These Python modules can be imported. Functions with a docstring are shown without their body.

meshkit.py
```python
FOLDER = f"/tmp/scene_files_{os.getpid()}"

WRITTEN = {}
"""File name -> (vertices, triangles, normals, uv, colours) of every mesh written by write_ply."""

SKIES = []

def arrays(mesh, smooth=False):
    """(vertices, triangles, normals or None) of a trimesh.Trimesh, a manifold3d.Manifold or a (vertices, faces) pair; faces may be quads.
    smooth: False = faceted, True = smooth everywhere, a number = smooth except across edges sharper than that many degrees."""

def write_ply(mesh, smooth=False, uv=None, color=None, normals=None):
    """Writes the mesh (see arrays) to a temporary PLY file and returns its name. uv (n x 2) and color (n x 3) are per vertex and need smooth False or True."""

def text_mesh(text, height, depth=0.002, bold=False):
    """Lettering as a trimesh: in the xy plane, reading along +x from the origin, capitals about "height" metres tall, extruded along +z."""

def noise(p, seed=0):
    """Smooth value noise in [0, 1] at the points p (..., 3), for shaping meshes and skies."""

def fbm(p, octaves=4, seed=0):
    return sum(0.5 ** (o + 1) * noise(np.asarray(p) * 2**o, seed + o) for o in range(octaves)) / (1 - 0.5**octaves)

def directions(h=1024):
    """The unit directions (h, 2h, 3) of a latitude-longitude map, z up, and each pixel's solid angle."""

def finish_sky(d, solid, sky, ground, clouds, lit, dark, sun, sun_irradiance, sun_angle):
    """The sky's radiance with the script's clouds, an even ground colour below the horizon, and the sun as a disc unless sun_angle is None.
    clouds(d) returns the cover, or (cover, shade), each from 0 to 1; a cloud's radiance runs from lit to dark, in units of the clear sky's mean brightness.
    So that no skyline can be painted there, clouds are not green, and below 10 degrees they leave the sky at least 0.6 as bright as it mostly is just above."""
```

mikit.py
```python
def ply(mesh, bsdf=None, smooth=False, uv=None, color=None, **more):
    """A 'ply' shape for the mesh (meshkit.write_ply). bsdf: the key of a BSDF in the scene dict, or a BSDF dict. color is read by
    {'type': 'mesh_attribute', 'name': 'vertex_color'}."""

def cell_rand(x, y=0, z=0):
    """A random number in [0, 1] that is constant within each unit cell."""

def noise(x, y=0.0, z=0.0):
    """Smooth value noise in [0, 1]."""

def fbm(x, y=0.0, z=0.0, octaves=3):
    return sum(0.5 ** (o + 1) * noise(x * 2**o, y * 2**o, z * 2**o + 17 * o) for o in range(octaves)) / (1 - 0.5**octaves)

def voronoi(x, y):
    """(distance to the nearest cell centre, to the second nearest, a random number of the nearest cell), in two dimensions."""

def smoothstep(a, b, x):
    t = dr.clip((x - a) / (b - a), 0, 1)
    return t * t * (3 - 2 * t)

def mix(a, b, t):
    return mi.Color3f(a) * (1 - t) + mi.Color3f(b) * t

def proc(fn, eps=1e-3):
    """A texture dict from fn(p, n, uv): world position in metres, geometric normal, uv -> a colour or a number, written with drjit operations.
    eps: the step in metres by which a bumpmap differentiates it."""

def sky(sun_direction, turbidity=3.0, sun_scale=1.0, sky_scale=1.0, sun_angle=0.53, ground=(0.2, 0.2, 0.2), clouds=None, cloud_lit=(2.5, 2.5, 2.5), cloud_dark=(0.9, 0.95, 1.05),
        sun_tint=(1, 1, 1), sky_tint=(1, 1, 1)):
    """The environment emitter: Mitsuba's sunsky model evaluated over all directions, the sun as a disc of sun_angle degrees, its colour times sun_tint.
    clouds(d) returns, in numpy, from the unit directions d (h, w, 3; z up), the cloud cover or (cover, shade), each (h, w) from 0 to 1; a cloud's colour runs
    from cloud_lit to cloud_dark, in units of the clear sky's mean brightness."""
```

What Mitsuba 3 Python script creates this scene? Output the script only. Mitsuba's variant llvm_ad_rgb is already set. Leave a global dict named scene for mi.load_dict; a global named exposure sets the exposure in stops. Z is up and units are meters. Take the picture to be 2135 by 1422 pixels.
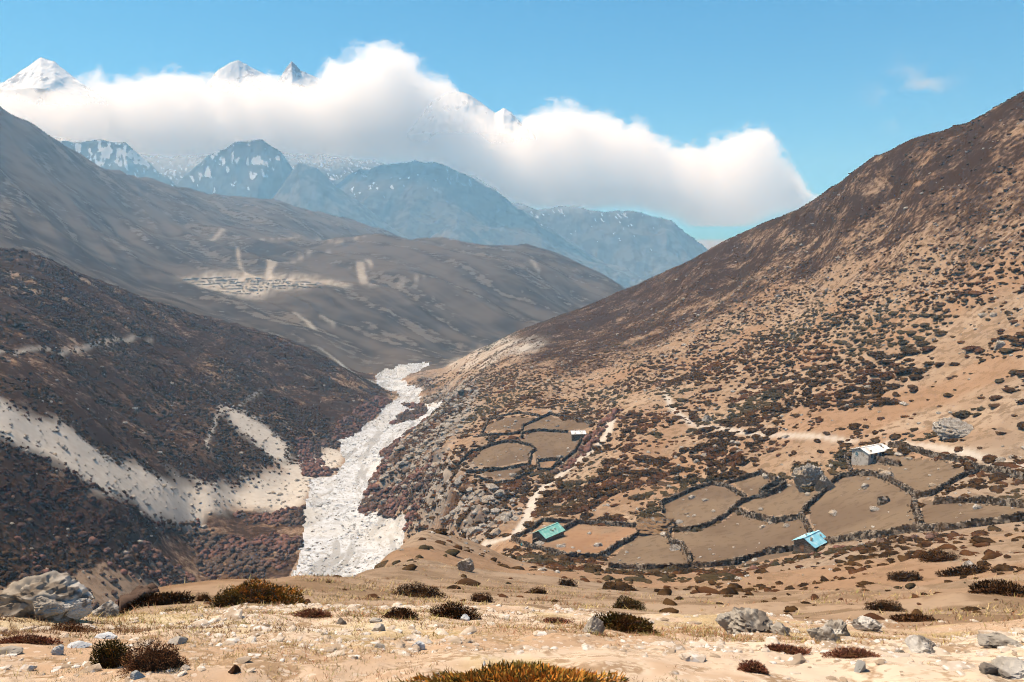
import math, random
import numpy as np
import trimesh
import mitsuba as mi
import drjit as dr
import mikit, meshkit
from scipy.interpolate import RBFInterpolator
from scipy.ndimage import map_coordinates, gaussian_filter
from scipy.spatial import cKDTree
import shapely
from shapely.geometry import Polygon, LineString

T = mi.ScalarTransform4f
rng = np.random.default_rng(7)
scene, labels = {}, {}

# ------------------------------------------------------------------ camera, sky, exposure
FOV, PITCH = 68.0, math.radians(7.6)
F = 1067.5 / math.tan(math.radians(FOV / 2))
exposure = 2.5
scene['camera'] = {'type': 'perspective', 'fov': FOV, 'fov_axis': 'x', 'near_clip': 0.3, 'far_clip': 40000.0,
                   'to_world': T().look_at(origin=[0, 0, 0], target=[0, math.cos(PITCH), -math.sin(PITCH)], up=[0, 0, 1]),
                   'medium': {'type': 'ref', 'id': 'air'}}
SUN_AZ, SUN_EL = math.radians(-62), math.radians(58)
SUN = np.array([math.sin(SUN_AZ) * math.cos(SUN_EL), math.cos(SUN_AZ) * math.cos(SUN_EL), math.sin(SUN_EL)])


def sky_clouds(d):
    az, el = np.degrees(np.arctan2(d[..., 0], d[..., 1])), np.degrees(np.arcsin(d[..., 2]))
    p = np.stack([az / 1.3, el / 0.9, 0 * az], -1)
    n = meshkit.fbm(p, 5, 3)
    wisp = np.exp(-((az - 27.0) / 1.7) ** 2 - ((el - 9.2) / 1.5) ** 2)
    veil = 0.06 * np.exp(-(el / 14.0) ** 2)
    return np.clip(np.clip((n - 0.52) * 3.5, 0, 1) * wisp * 1.0 + veil, 0, 1)


scene['sky'] = mikit.sky(SUN.tolist(), turbidity=3.0, clouds=sky_clouds, cloud_lit=(2.3, 2.35, 2.4), sky_tint=(0.25, 0.61, 0.69), sun_tint=(1.0, 0.99, 0.97))


def labelled(key, label, category=None, group=None, kind=None):
    d = {'label': label}
    if category: d['category'] = category
    if group: d['group'] = group
    if kind: d['kind'] = kind
    labels[key] = d


# ------------------------------------------------------------------ pixel rays (photo pixels, 2135 x 1422) -> azimuth and slope of the ray
def ray(px, py):
    px, py = np.asarray(px, float), np.asarray(py, float)
    x, y = (px - 1067.5) / F, (711 - py) / F
    dy, dz = math.cos(PITCH) + y * math.sin(PITCH), -math.sin(PITCH) + y * math.cos(PITCH)
    return np.arctan2(x, dy), dz / np.hypot(x, dy)


# ------------------------------------------------------------------ the lie of the land: surveyed points (sight line, distance in metres)
SIGHT = [
    # near ledge and the meadow shelf below it
    (-250, 1422, 3.5), (-250, 1320, 6), (-250, 1262, 9),
    (0, 1422, 3.3), (0, 1340, 5), (0, 1275, 8), (150, 1422, 3.2), (150, 1345, 5), (150, 1283, 7.5), (300, 1422, 3.1), (300, 1340, 4.8), (300, 1293, 6.8), (500, 1422, 2.95), (500, 1345, 4.4), (500, 1290, 6.6),
    (700, 1422, 2.85), (700, 1350, 4.2), (700, 1288, 6.6), (880, 1422, 2.8), (880, 1350, 4.2), (880, 1288, 7), (1067, 1422, 2.78), (1067, 1350, 4.2), (1067, 1290, 7.4), (1250, 1422, 2.8), (1250, 1350, 4.4), (1250, 1300, 8),
    (1400, 1422, 2.9), (1400, 1350, 4.8), (1400, 1305, 8.5), (1550, 1422, 3.0), (1550, 1350, 5), (1550, 1310, 8), (1700, 1422, 3.2), (1700, 1350, 5.6), (1700, 1318, 8.5), (1900, 1422, 3.3), (1900, 1350, 6.5), (1900, 1310, 12),
    (2135, 1422, 3.5), (2135, 1350, 7), (2135, 1300, 14), (2400, 1422, 3.6), (2400, 1300, 14),
    (250, 1272, 15), (250, 1248, 22), (330, 1262, 17), (330, 1235, 26), (450, 1262, 17), (450, 1222, 30), (600, 1262, 17), (600, 1212, 34), (700, 1262, 18), (700, 1207, 37), (800, 1258, 19), (800, 1207, 40),
    (900, 1258, 19), (900, 1212, 42), (1000, 1260, 20), (1000, 1205, 50), (1100, 1262, 21), (1100, 1205, 58), (1250, 1265, 22), (1250, 1215, 62), (1400, 1270, 26), (1400, 1222, 75), (1550, 1280, 22), (1550, 1220, 68), (1700, 1270, 26), (1700, 1200, 72),
    (1900, 1240, 34), (1900, 1160, 80), (2135, 1220, 40), (2135, 1120, 100), (2400, 1180, 40), (2400, 1080, 100),
    # knoll over the river
    (730, 1197, 52), (790, 1165, 78), (840, 1126, 100), (885, 1111, 108), (940, 1120, 112), (1000, 1140, 112), (1050, 1165, 108), (880, 1160, 75), (960, 1170, 80), (1060, 1190, 90),
    # slope below the field wall
    (1150, 1190, 110), (1250, 1195, 125), (1400, 1195, 130), (1550, 1185, 128), (1700, 1160, 125),
    # right-hand fields
    (1070, 1138, 192), (1140, 1125, 195), (1140, 1095, 206), (1250, 1170, 165), (1250, 1100, 205), (1330, 1088, 207), (1300, 1187, 158), (1430, 1187, 152), (1430, 1130, 176), (1400, 1060, 212), (1560, 1175, 150), (1560, 1090, 185), (1560, 1010, 220),
    (1690, 1148, 152), (1690, 1070, 180), (1690, 1000, 208), (1800, 1120, 150), (1800, 1040, 180), (1812, 950, 213), (1920, 1105, 140), (1920, 1030, 172), (1920, 950, 205), (2135, 1085, 132), (2135, 1050, 150), (2135, 980, 178), (2400, 1050, 130), (2400, 960, 170),
    # left-hand fields on the terrace over the river
    (960, 980, 296), (1000, 1005, 284), (1050, 1005, 282), (1050, 930, 312), (1050, 870, 350), (1100, 960, 296), (1100, 865, 350), (1150, 985, 282), (1200, 950, 292), (1205, 912, 314), (1210, 880, 336), (1130, 905, 320), (1180, 1050, 242), (1100, 1060, 242), (1070, 1090, 225),
    # terrace edge over the bluff, bluff foot is the river bank
    (930, 960, 318), (960, 900, 372), (1000, 860, 410), (1000, 820, 460), (960, 1040, 275), (1000, 1090, 240), (950, 1090, 262), (905, 1098, 290), (880, 1060, 320), (860, 1010, 345),
    # right-hand hillside
    (1250, 840, 372), (1310, 950, 262), (1310, 870, 318), (1310, 800, 385), (1310, 720, 500), (1310, 650, 640), (1400, 950, 262), (1400, 870, 308), (1400, 800, 370), (1400, 700, 480), (1400, 620, 600),
    (1550, 930, 248), (1550, 850, 295), (1550, 750, 365), (1550, 650, 455), (1550, 550, 570), (1700, 900, 240), (1700, 800, 295), (1700, 700, 355), (1700, 600, 430), (1700, 500, 510), (1850, 870, 238), (1850, 750, 290), (1850, 600, 365), (1850, 450, 450),
    (2000, 870, 225), (2000, 700, 285), (2000, 500, 365), (2000, 350, 430), (2135, 870, 212), (2135, 750, 245), (2135, 600, 295), (2135, 450, 345), (2135, 300, 400), (2400, 800, 205), (2400, 500, 300), (2400, 200, 390),
    (1200, 830, 390), (1200, 760, 480), (1200, 700, 600), (1067, 810, 430), (1067, 760, 520), (1067, 725, 640), (950, 790, 640), (930, 830, 560), (980, 770, 640),
    # left-hand hillside, lower spur, gully
    (-250, 1180, 200), (-250, 900, 280), (-250, 700, 420), (-250, 560, 620), (0, 1200, 215), (0, 1050, 248), (0, 920, 292), (0, 882, 306), (0, 848, 322), (0, 750, 405), (0, 650, 505), (0, 570, 630),
    (130, 1190, 240), (130, 1080, 268), (130, 985, 295), (130, 935, 318), (130, 850, 375), (130, 750, 450), (130, 640, 580), (250, 1170, 262), (250, 1090, 285), (250, 1045, 302), (250, 1000, 328), (250, 930, 375), (250, 850, 430), (250, 750, 520), (250, 660, 630),
    (350, 1115, 318), (350, 1060, 338), (350, 1020, 352), (350, 930, 415), (350, 850, 475), (350, 750, 575), (350, 690, 660), (430, 1035, 362), (430, 960, 412), (430, 880, 470), (430, 780, 570), (430, 710, 680),
    (530, 985, 412), (530, 930, 450), (530, 850, 525), (530, 770, 620), (600, 945, 462), (600, 880, 520), (600, 800, 610), (700, 870, 560), (700, 800, 640), (770, 840, 612),
    # the brown bench beyond and the cultivated plateau
    (200, 590, 1000), (370, 598, 1220), (370, 582, 1320), (520, 640, 1100), (520, 622, 1180), (520, 590, 1330), (670, 618, 1180), (670, 595, 1320), (300, 610, 1080), (450, 660, 960), (600, 680, 980), (640, 650, 1080),
    # the far spur: foot, flank
    (770, 762, 900), (800, 700, 1010), (800, 640, 1120), (800, 600, 1270), (780, 550, 1480), (900, 738, 980), (900, 690, 1060), (900, 620, 1220), (900, 560, 1450), (1000, 715, 1060), (1000, 650, 1200), (1000, 590, 1370), (1000, 545, 1560),
    (1080, 685, 1180), (1100, 620, 1340), (1100, 560, 1560), (1200, 640, 1450), (1200, 590, 1600), (1290, 615, 1640), (600, 555, 1480), (500, 560, 1450), (700, 550, 1480), (600, 520, 1700), (480, 530, 1600),
    # far left hill
    (0, 495, 1050), (0, 420, 1350), (0, 330, 1750), (130, 500, 1280), (130, 400, 1750), (250, 540, 1350), (250, 460, 1800), (370, 560, 1420), (370, 480, 1900), (480, 490, 1950), (480, 440, 2400), (600, 480, 2200), (700, 485, 2400), (-250, 450, 1100), (-250, 250, 1700),
]
# river level: down the valley
def river_z(r): return -128 - 0.03 * (np.asarray(r) - 300)


def at_river(px, py):
    a, e = ray(px, py)
    return a, (-128 + 9) / (e + 0.03)


RIVER_LEFT = [(575, 1300), (605, 1205), (628, 1150), (632, 1090), (637, 1045), (645, 1005), (700, 990), (718, 960), (700, 925), (740, 905), (788, 872), (800, 850), (832, 832), (828, 815), (800, 810), (780, 795), (786, 776), (830, 767), (880, 760)]
RIVER_RIGHT = [(900, 764), (880, 772), (838, 788), (880, 815), (872, 840), (925, 850), (915, 865), (870, 892), (815, 930), (790, 945), (800, 965), (775, 1000), (760, 1040), (750, 1065), (800, 1082), (850, 1105), (845, 1130), (790, 1175), (750, 1300)]
# floodplain on the left bank lies at river level too
FLOOD = [(500, 1200), (420, 1200), (500, 1150), (430, 1150), (560, 1110), (480, 1095), (560, 1060), (500, 1060), (420, 1110), (590, 1010), (640, 960), (680, 940)]
# crest lines: (px, py, distance), then the ground falls away behind
CRESTS = [
    ([(2400, 30, 450), (2135, 190, 442), (2000, 245, 460), (1850, 300, 490), (1740, 375, 535), (1640, 432, 585), (1520, 492, 640), (1400, 562, 690), (1310, 608, 740), (1200, 652, 760), (1080, 693, 800), (1010, 722, 800), (955, 748, 790)], 0.16, 30),
    ([(0, 512, 740), (100, 535, 740), (200, 585, 760), (300, 625, 760), (420, 660, 770), (550, 695, 770), (650, 728, 740), (700, 758, 710), (760, 795, 680), (815, 828, 650)], 0.14, 18),
    ([(-250, 60, 2100), (0, 230, 2200), (90, 280, 2300), (160, 335, 2450), (230, 370, 2600), (340, 388, 2700), (440, 405, 2800), (540, 420, 2900), (640, 452, 3000), (720, 470, 3050), (850, 492, 3100)], 0.10, 120),
    ([(700, 500, 1850), (800, 500, 1850), (900, 503, 1850), (1000, 511, 1850), (1110, 516, 1850), (1160, 527, 1830), (1220, 552, 1800), (1270, 580, 1750), (1312, 606, 1700)], 0.14, 60),
]
pts = []
for px, py, r in SIGHT:
    a, e = ray(px, py)
    pts.append((a, math.log(r), float(e)))
for line in (RIVER_LEFT[1:], RIVER_RIGHT[:-1]):
    for px, py in line:
        a, r = at_river(px, py)
        pts.append((a, math.log(r), river_z(r) / r))
for px, py in FLOOD:
    a, r = at_river(px, py)
    pts.append((a, math.log(r), (river_z(r) + 1.2) / r))
for line, back, drop in CRESTS:
    line = np.array(line, float)
    xs = np.linspace(line[0, 0], line[-1, 0], int(abs(line[0, 0] - line[-1, 0]) / 45) + 2)
    o = np.argsort(line[:, 0])
    for x in xs:
        y, r = np.interp(x, line[o, 0], line[o, 1]), np.interp(x, line[o, 0], line[o, 2])
        a, e = ray(x, y)
        pts.append((a, math.log(r), float(e)))
        pts.append((a, math.log(r * (1 + back)), (float(e) * r - drop) / (r * (1 + back))))
HIDDEN = [  # (px, distance, height) of ground no sight line of the photo reaches
    *[(px, r, z) for px in range(-600, 2800, 200) for r, z in ((0.7, -1.7), (1.4, -1.68))],
    (0, 14, -7.5), (0, 40, -24), (0, 90, -50), (0, 150, -72), (-250, 40, -22), (-250, 100, -50), (150, 14, -8), (150, 50, -32), (150, 110, -70), (150, 190, -94), (300, 40, -22), (300, 80, -55), (300, 160, -100), (300, 230, -114), (480, 45, -28), (480, 90, -66), (480, 170, -112), (480, 250, -128),
    (640, 60, -38), (640, 120, -86), (640, 200, -122), (640, 260, -127), (760, 130, -80), (760, 200, -118), (880, 135, -60), (880, 180, -95), (880, 240, -118), (960, 140, -62), (960, 190, -88), (1040, 145, -66),
    (880, 720, -138), (930, 760, -138), (1000, 930, -150), (1067, 1000, -150), (1200, 1050, -148), (1200, 1250, -150), (1310, 1100, -130), (1310, 1400, -140), (1400, 950, -90), (1400, 1600, -190), (1550, 900, -60), (1550, 1600, -200), (1700, 900, -20), (1700, 1600, -200), (1900, 800, 20), (1900, 1600, -150), (2135, 700, 60), (2135, 1600, -100),
    (2400, 700, 110), (2400, 1600, -60), (1200, 2400, -260), (900, 2400, -160), (1310, 2600, -300), (1550, 2600, -330), (2135, 2600, -300),
    *[(px, 3600, -380) for px in range(800, 2800, 250)], *[(px, 3600, -100) for px in range(-600, 800, 200)], (-600, 9, -3), (-600, 200, -60), (-600, 600, -10), (-600, 1500, 120), (2800, 9, -3), (2800, 100, -20), (2800, 300, 40), (2800, 600, 130), (2800, 1600, 0), (-600, 40, -20), (2800, 40, -14),
    (200, 880, -50), (350, 900, -66), (500, 850, -98), (650, 830, -122),
]
for px, r, z in HIDDEN:
    a = math.atan2((px - 1067.5) / F, 0.99)
    pts.append((a, math.log(r), z / r))
pts = np.array(pts)
KA = 4.0
keep, seen_ = [], set()
for i, p in enumerate(pts):
    k = (round(p[0] * 120), round(p[1] * 25))
    if k not in seen_:
        seen_.add(k); keep.append(i)
pts = pts[keep]
surf = RBFInterpolator(pts[:, :2] * [KA, 1], pts[:, 2], kernel='linear', smoothing=0.004)
A0, A1, L0, L1 = math.radians(-60), math.radians(60), math.log(0.7), math.log(3600)
ca, cl = np.linspace(A0, A1, 300), np.linspace(L0, L1, 420)
CE = surf(np.stack(np.meshgrid(ca, cl, indexing='ij'), -1).reshape(-1, 2) * [KA, 1]).reshape(300, 420)
CE = gaussian_filter(CE, 1.3)

# the ground's grid: rays fanning out from the ledge, finer where the valley is
az = np.concatenate([np.linspace(A0, math.radians(-38), 22, endpoint=False), np.arange(math.radians(-38), math.radians(38), 0.00185), np.linspace(math.radians(38), A1, 22)])
lr = np.concatenate([np.linspace(L0, math.log(2.2), 14, endpoint=False), np.arange(math.log(2.2), math.log(60), 0.0105), np.arange(math.log(60), math.log(1000), 0.0085), np.arange(math.log(1000), L1, 0.012)])
NA, NL = len(az), len(lr)
AZ, LR = np.meshgrid(az, lr, indexing='ij')
R = np.exp(LR)
X, Y = R * np.sin(AZ), R * np.cos(AZ)


def coarse(a, l):
    return map_coordinates(CE, [(np.asarray(a) - A0) / (A1 - A0) * 299, (np.asarray(l) - L0) / (L1 - L0) * 419], order=1, mode='nearest')


E0 = coarse(AZ, LR)


def hit(px, py, grid=None, rmin=0.0):
    """Where the sight line through this pixel first meets the ground: world x, y, z."""
    g = E0 if grid is None else grid
    a, e = ray(px, py)
    i = np.interp(a, az, np.arange(NA)); i0 = int(np.clip(i, 0, NA - 2)); f = i - i0
    col = g[i0] * (1 - f) + g[i0 + 1] * f
    up = np.nonzero((col >= e) & (lr > math.log(max(rmin, 1.2))))[0]
    if not len(up): return None
    k = up[0]
    t = 0 if k == 0 or col[k] == col[k - 1] else np.clip((e - col[k - 1]) / (col[k] - col[k - 1]), 0, 1)
    r = math.exp(lr[k - 1] + t * (lr[k] - lr[k - 1]))
    return np.array([r * math.sin(a), r * math.cos(a), r * float(e)])


def outline(pix, rmin=0.0):
    p = [hit(x, y, rmin=rmin) for x, y in pix]
    return Polygon([q[:2] for q in p if q is not None]).buffer(0)


def inside(poly, blur=0.0):
    m = shapely.contains_xy(poly, X, Y).astype(float)
    return gaussian_filter(m, blur) if blur else m


def river_pt(px, py):
    a, r = at_river(px, py)
    return r * math.sin(a), r * math.cos(a)


river_poly = Polygon([river_pt(*p) for p in RIVER_LEFT + RIVER_RIGHT]).buffer(0)
OUT = lambda pix, rmin=60: outline(pix, rmin)
Z_LEFT = OUT([(-300, 580), (-100, 545), (0, 524), (100, 547), (200, 597), (300, 637), (420, 671), (550, 706), (650, 738), (700, 767), (760, 803), (822, 838), (800, 850), (740, 905), (700, 925), (640, 960), (560, 1000), (430, 1040), (350, 1110), (250, 1165), (150, 1200), (-300, 1230)])
Z_LOWER = OUT([(-300, 820), (0, 908), (120, 965), (200, 1010), (300, 1050), (365, 1105), (300, 1145), (200, 1185), (100, 1215), (-300, 1240)])
Z_FLOOD = OUT([(640, 1052), (600, 1062), (540, 1058), (470, 1062), (400, 1085), (350, 1110), (270, 1160), (200, 1195), (300, 1203), (604, 1203), (630, 1150)])
Z_SCREE = OUT([(-200, 790), (0, 838), (60, 875), (110, 895), (180, 936), (240, 968), (300, 994), (370, 1010), (440, 1018), (520, 1008), (585, 985), (650, 955), (690, 938), (716, 945), (712, 965), (690, 990), (646, 1003), (637, 1048), (590, 1056), (500, 1052), (430, 1080), (390, 1098), (350, 1088), (290, 1068), (220, 1032), (130, 974), (0, 912), (-200, 850)])
Z_SLIDE = OUT([(452, 862), (490, 868), (530, 885), (575, 915), (608, 942), (600, 962), (570, 962), (530, 925), (490, 895)])
Z_BLUFF = OUT([(880, 775), (1010, 780), (1000, 830), (960, 890), (930, 955), (950, 990), (1000, 1015), (1080, 1030), (1100, 1060), (1040, 1105), (1000, 1130), (900, 1108), (850, 1080), (760, 1050), (800, 970), (870, 895), (925, 850), (875, 830), (845, 790)])
Z_UPPER = OUT([(1080, 704), (1200, 664), (1310, 620), (1400, 574), (1520, 506), (1640, 446), (1740, 390), (1850, 316), (2000, 262), (2135, 208), (2280, 140), (2280, 480), (1950, 570), (1700, 610), (1450, 690), (1300, 730), (1150, 765), (1085, 735)])
Z_TOE = OUT([(948, 752), (1010, 724), (1080, 710), (1150, 712), (1090, 738), (1010, 768), (930, 772)])
Z_GREEN = OUT([(880, 768), (935, 762), (985, 766), (945, 779), (885, 777)])
Z_PLATEAU = OUT([(365, 579), (430, 575), (500, 577), (560, 582), (668, 588), (730, 594), (736, 600), (684, 604), (560, 606), (545, 618), (470, 612), (420, 600)], 800)
river_m = inside(river_poly) * (R > 240)
river_m *= (E0 * R < river_z(R) + 7)
islands = [OUT([(812, 885), (835, 862), (880, 848), (895, 858), (870, 872), (845, 878)]), OUT([(835, 838), (865, 840), (890, 845), (870, 850), (840, 848)]), OUT([(850, 798), (880, 800), (875, 808), (850, 806)])]
for isl in islands: river_m *= 1 - inside(isl)

FIELDS = {  # name suffix order matters: each is a walled, cleared field
    'lower': [[(1092, 1128), (1130, 1100), (1150, 1092), (1330, 1096), (1335, 1112), (1310, 1135), (1250, 1168), (1160, 1150)],
              [(1252, 1172), (1330, 1115), (1400, 1110), (1400, 1128), (1435, 1150), (1440, 1183), (1300, 1188)],
              [(1405, 1105), (1440, 1115), (1500, 1098), (1535, 1072), (1580, 1085), (1670, 1080), (1680, 1110), (1700, 1135), (1660, 1152), (1560, 1178), (1442, 1186), (1438, 1150), (1402, 1128)],
              [(1380, 1052), (1480, 1012), (1520, 1015), (1555, 1042), (1530, 1065), (1480, 1100), (1420, 1108), (1380, 1090)],
              [(1525, 1012), (1590, 993), (1650, 1015), (1700, 1030), (1690, 1060), (1672, 1078), (1590, 1082), (1545, 1062), (1560, 1040)],
              [(1700, 1020), (1760, 992), (1850, 995), (1905, 1035), (1915, 1095), (1850, 1118), (1720, 1138), (1685, 1085), (1690, 1050)],
              [(1765, 960), (1850, 955), (1960, 965), (2030, 990), (1980, 1015), (1910, 1038), (1850, 995), (1775, 985)],
              [(1920, 1050), (2140, 1058), (2300, 1065), (2300, 1080), (2140, 1090), (2000, 1100), (1922, 1108)]],
    'upper': [[(1005, 905), (1020, 880), (1070, 866), (1115, 872), (1085, 895), (1080, 902)],
              [(1090, 890), (1140, 866), (1238, 882), (1225, 896), (1190, 900), (1095, 905)],
              [(1085, 925), (1105, 903), (1190, 902), (1225, 910), (1200, 955), (1180, 968), (1120, 962), (1108, 945)],
              [(970, 978), (1005, 938), (1060, 925), (1105, 938), (1110, 962), (1040, 980)],
              [(990, 990), (1100, 970), (1100, 985), (1060, 1005), (1020, 1002)],
              [(1125, 962), (1165, 965), (1160, 980), (1122, 978)]]}
fields = [OUT(f, 100) for k in FIELDS for f in FIELDS[k]]
field_m = sum(inside(f) for f in fields)
TRAILS = [([(1275, 880), (1270, 900), (1240, 933), (1186, 977), (1113, 1034), (1097, 1085), (1070, 1118), (1010, 1136)], 3.4), ([(1385, 830), (1400, 852), (1440, 880), (1560, 905), (1640, 915), (1780, 928)], 2.3), ([(1850, 932), (1950, 942), (2060, 960), (2300, 1000)], 2.3),
          ([(-200, 765), (0, 745), (100, 735), (200, 725), (320, 718)], 1.5), ([(662, 730), (700, 752), (750, 786), (795, 802)], 5.0), ([(435, 960), (430, 930), (445, 900), (460, 862)], 1.3), ([(450, 880), (500, 852), (545, 820)], 1.2),
          ([(495, 520), (500, 552), (515, 580)], 5), ([(690, 522), (640, 538), (575, 552), (560, 580)], 9), ([(562, 552), (562, 585)], 10), ([(750, 555), (760, 590)], 15), ([(765, 545), (775, 560)], 10), ([(600, 602), (760, 596), (860, 590), (912, 582)], 5), ([(520, 505), (620, 500), (700, 512), (760, 505)], 5), ([(1110, 550), (1125, 570), (1140, 578)], 6), ([(430, 512), (470, 492)], 8),
          ([(610, 645), (640, 670), (655, 690)], 7), ([(670, 655), (700, 680)], 7)]
trail_lines = []
for line, w in TRAILS:
    q = []
    for (xa, ya), (xb, yb) in zip(line[:-1], line[1:]):
        for t in np.linspace(0, 1, 6):
            h = hit(xa + (xb - xa) * t, ya + (yb - ya) * t, rmin=100)
            if h is not None and (not q or math.dist(h[:2], q[-1]) < 0.35 * np.linalg.norm(h[:2])): q.append(tuple(h[:2]))
    if len(q) > 1: trail_lines.append(LineString(q).buffer(w / 2))
trail_m = np.clip(sum(inside(t) for t in trail_lines), 0, 1)

left_m, lower_m, flood_m = np.maximum(inside(Z_LEFT), (AZ < -0.162) & (R > 470) & (R < 835) & (inside(Z_SCREE) < 0.5) & (inside(river_poly) < 0.5)), inside(Z_LOWER), inside(Z_FLOOD)
wob = meshkit.noise(np.stack([X / 9, Y / 9, 0 * X], -1), 5) + 0.6 * meshkit.noise(np.stack([X / 3, Y / 3, 0 * X], -1), 6)
strk = meshkit.noise(np.stack([(Y * 0.95 + X * 0.3) / 3.5, (X * 0.95 - Y * 0.3) / 40, 0 * X], -1), 61)
scree_m = np.clip(gaussian_filter(np.maximum(inside(Z_SCREE), inside(Z_SLIDE)), 3.0) * 2.0 - 0.42 + (wob - 0.8) * 0.4 + (strk - 0.5) * 0.6, 0, 1)
river_soft = gaussian_filter(river_m, 1.5)
river_m = (river_soft + (wob - 0.8) * 0.6 > 0.5).astype(float)
bluff_m = gaussian_filter(inside(Z_BLUFF), 5)
toe_m = gaussian_filter(inside(Z_TOE), 2)
upper_m = np.clip(gaussian_filter(np.maximum(inside(Z_UPPER), (R > 450) & (AZ > 0.0) & (R < 900) & (inside(Z_BLUFF) < 0.5)), 12), 0, 1)
far_m = gaussian_filter(((R > 820) & (left_m < 0.5)).astype(float), 4) * (1 - inside(Z_UPPER))
plateau_m = inside(Z_PLATEAU)

# ------------------------------------------------------------------ relief
rough = 1 - np.clip(gaussian_filter(np.maximum(river_m, 0.85 * flood_m), 4), 0, 1) * 0.94
rough *= 1 - 0.75 * gaussian_filter(np.clip(field_m, 0, 1), 3) - 0.6 * gaussian_filter(plateau_m, 2)
meadow_m = np.clip((R - 11) / 5, 0, 1) * np.clip((62 - R) / 20, 0, 1) * (AZ < math.radians(14))
rough *= 1 - 0.6 * gaussian_filter(meadow_m, 5)
dz = np.zeros_like(R)
for i, (lam, k) in enumerate([(0.16, 0.16), (0.45, 0.12), (1.3, 0.09), (4, 0.07), (13, 0.075), (42, 0.075), (130, 0.06), (400, 0.05)]):
    fine = np.clip((lam / (R * 0.006) - 1.2) / 2, 0, 1)
    big = np.clip(1.5 - lam / (R * 0.22), 0, 1)
    n = meshkit.noise(np.stack([X / lam, Y / lam, 0 * X + i], -1), 20 + i) - 0.5
    n2 = 0.5 - 2 * np.abs(meshkit.noise(np.stack([X / lam * 0.7, Y / lam * 0.7, 0 * X + i], -1), 50 + i) - 0.5)
    dz += lam * k * fine * big * (n + 0.6 * n2)
hum = np.clip((R - 10) / 8, 0, 1) * np.clip((170 - R) / 60, 0, 1) * np.clip((AZ + 0.05) / 0.25, 0.25, 1)
dz += hum * (np.clip(R / 60, 0.3, 1) * 1.5 * (meshkit.noise(np.stack([X / 11, Y / 11, 0 * X], -1), 81) - 0.5) + np.clip(R / 40, 0.3, 1) * 0.7 * (0.5 - 2 * np.abs(meshkit.noise(np.stack([X / 5, Y / 5, 0 * X], -1), 82) - 0.5)))
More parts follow.
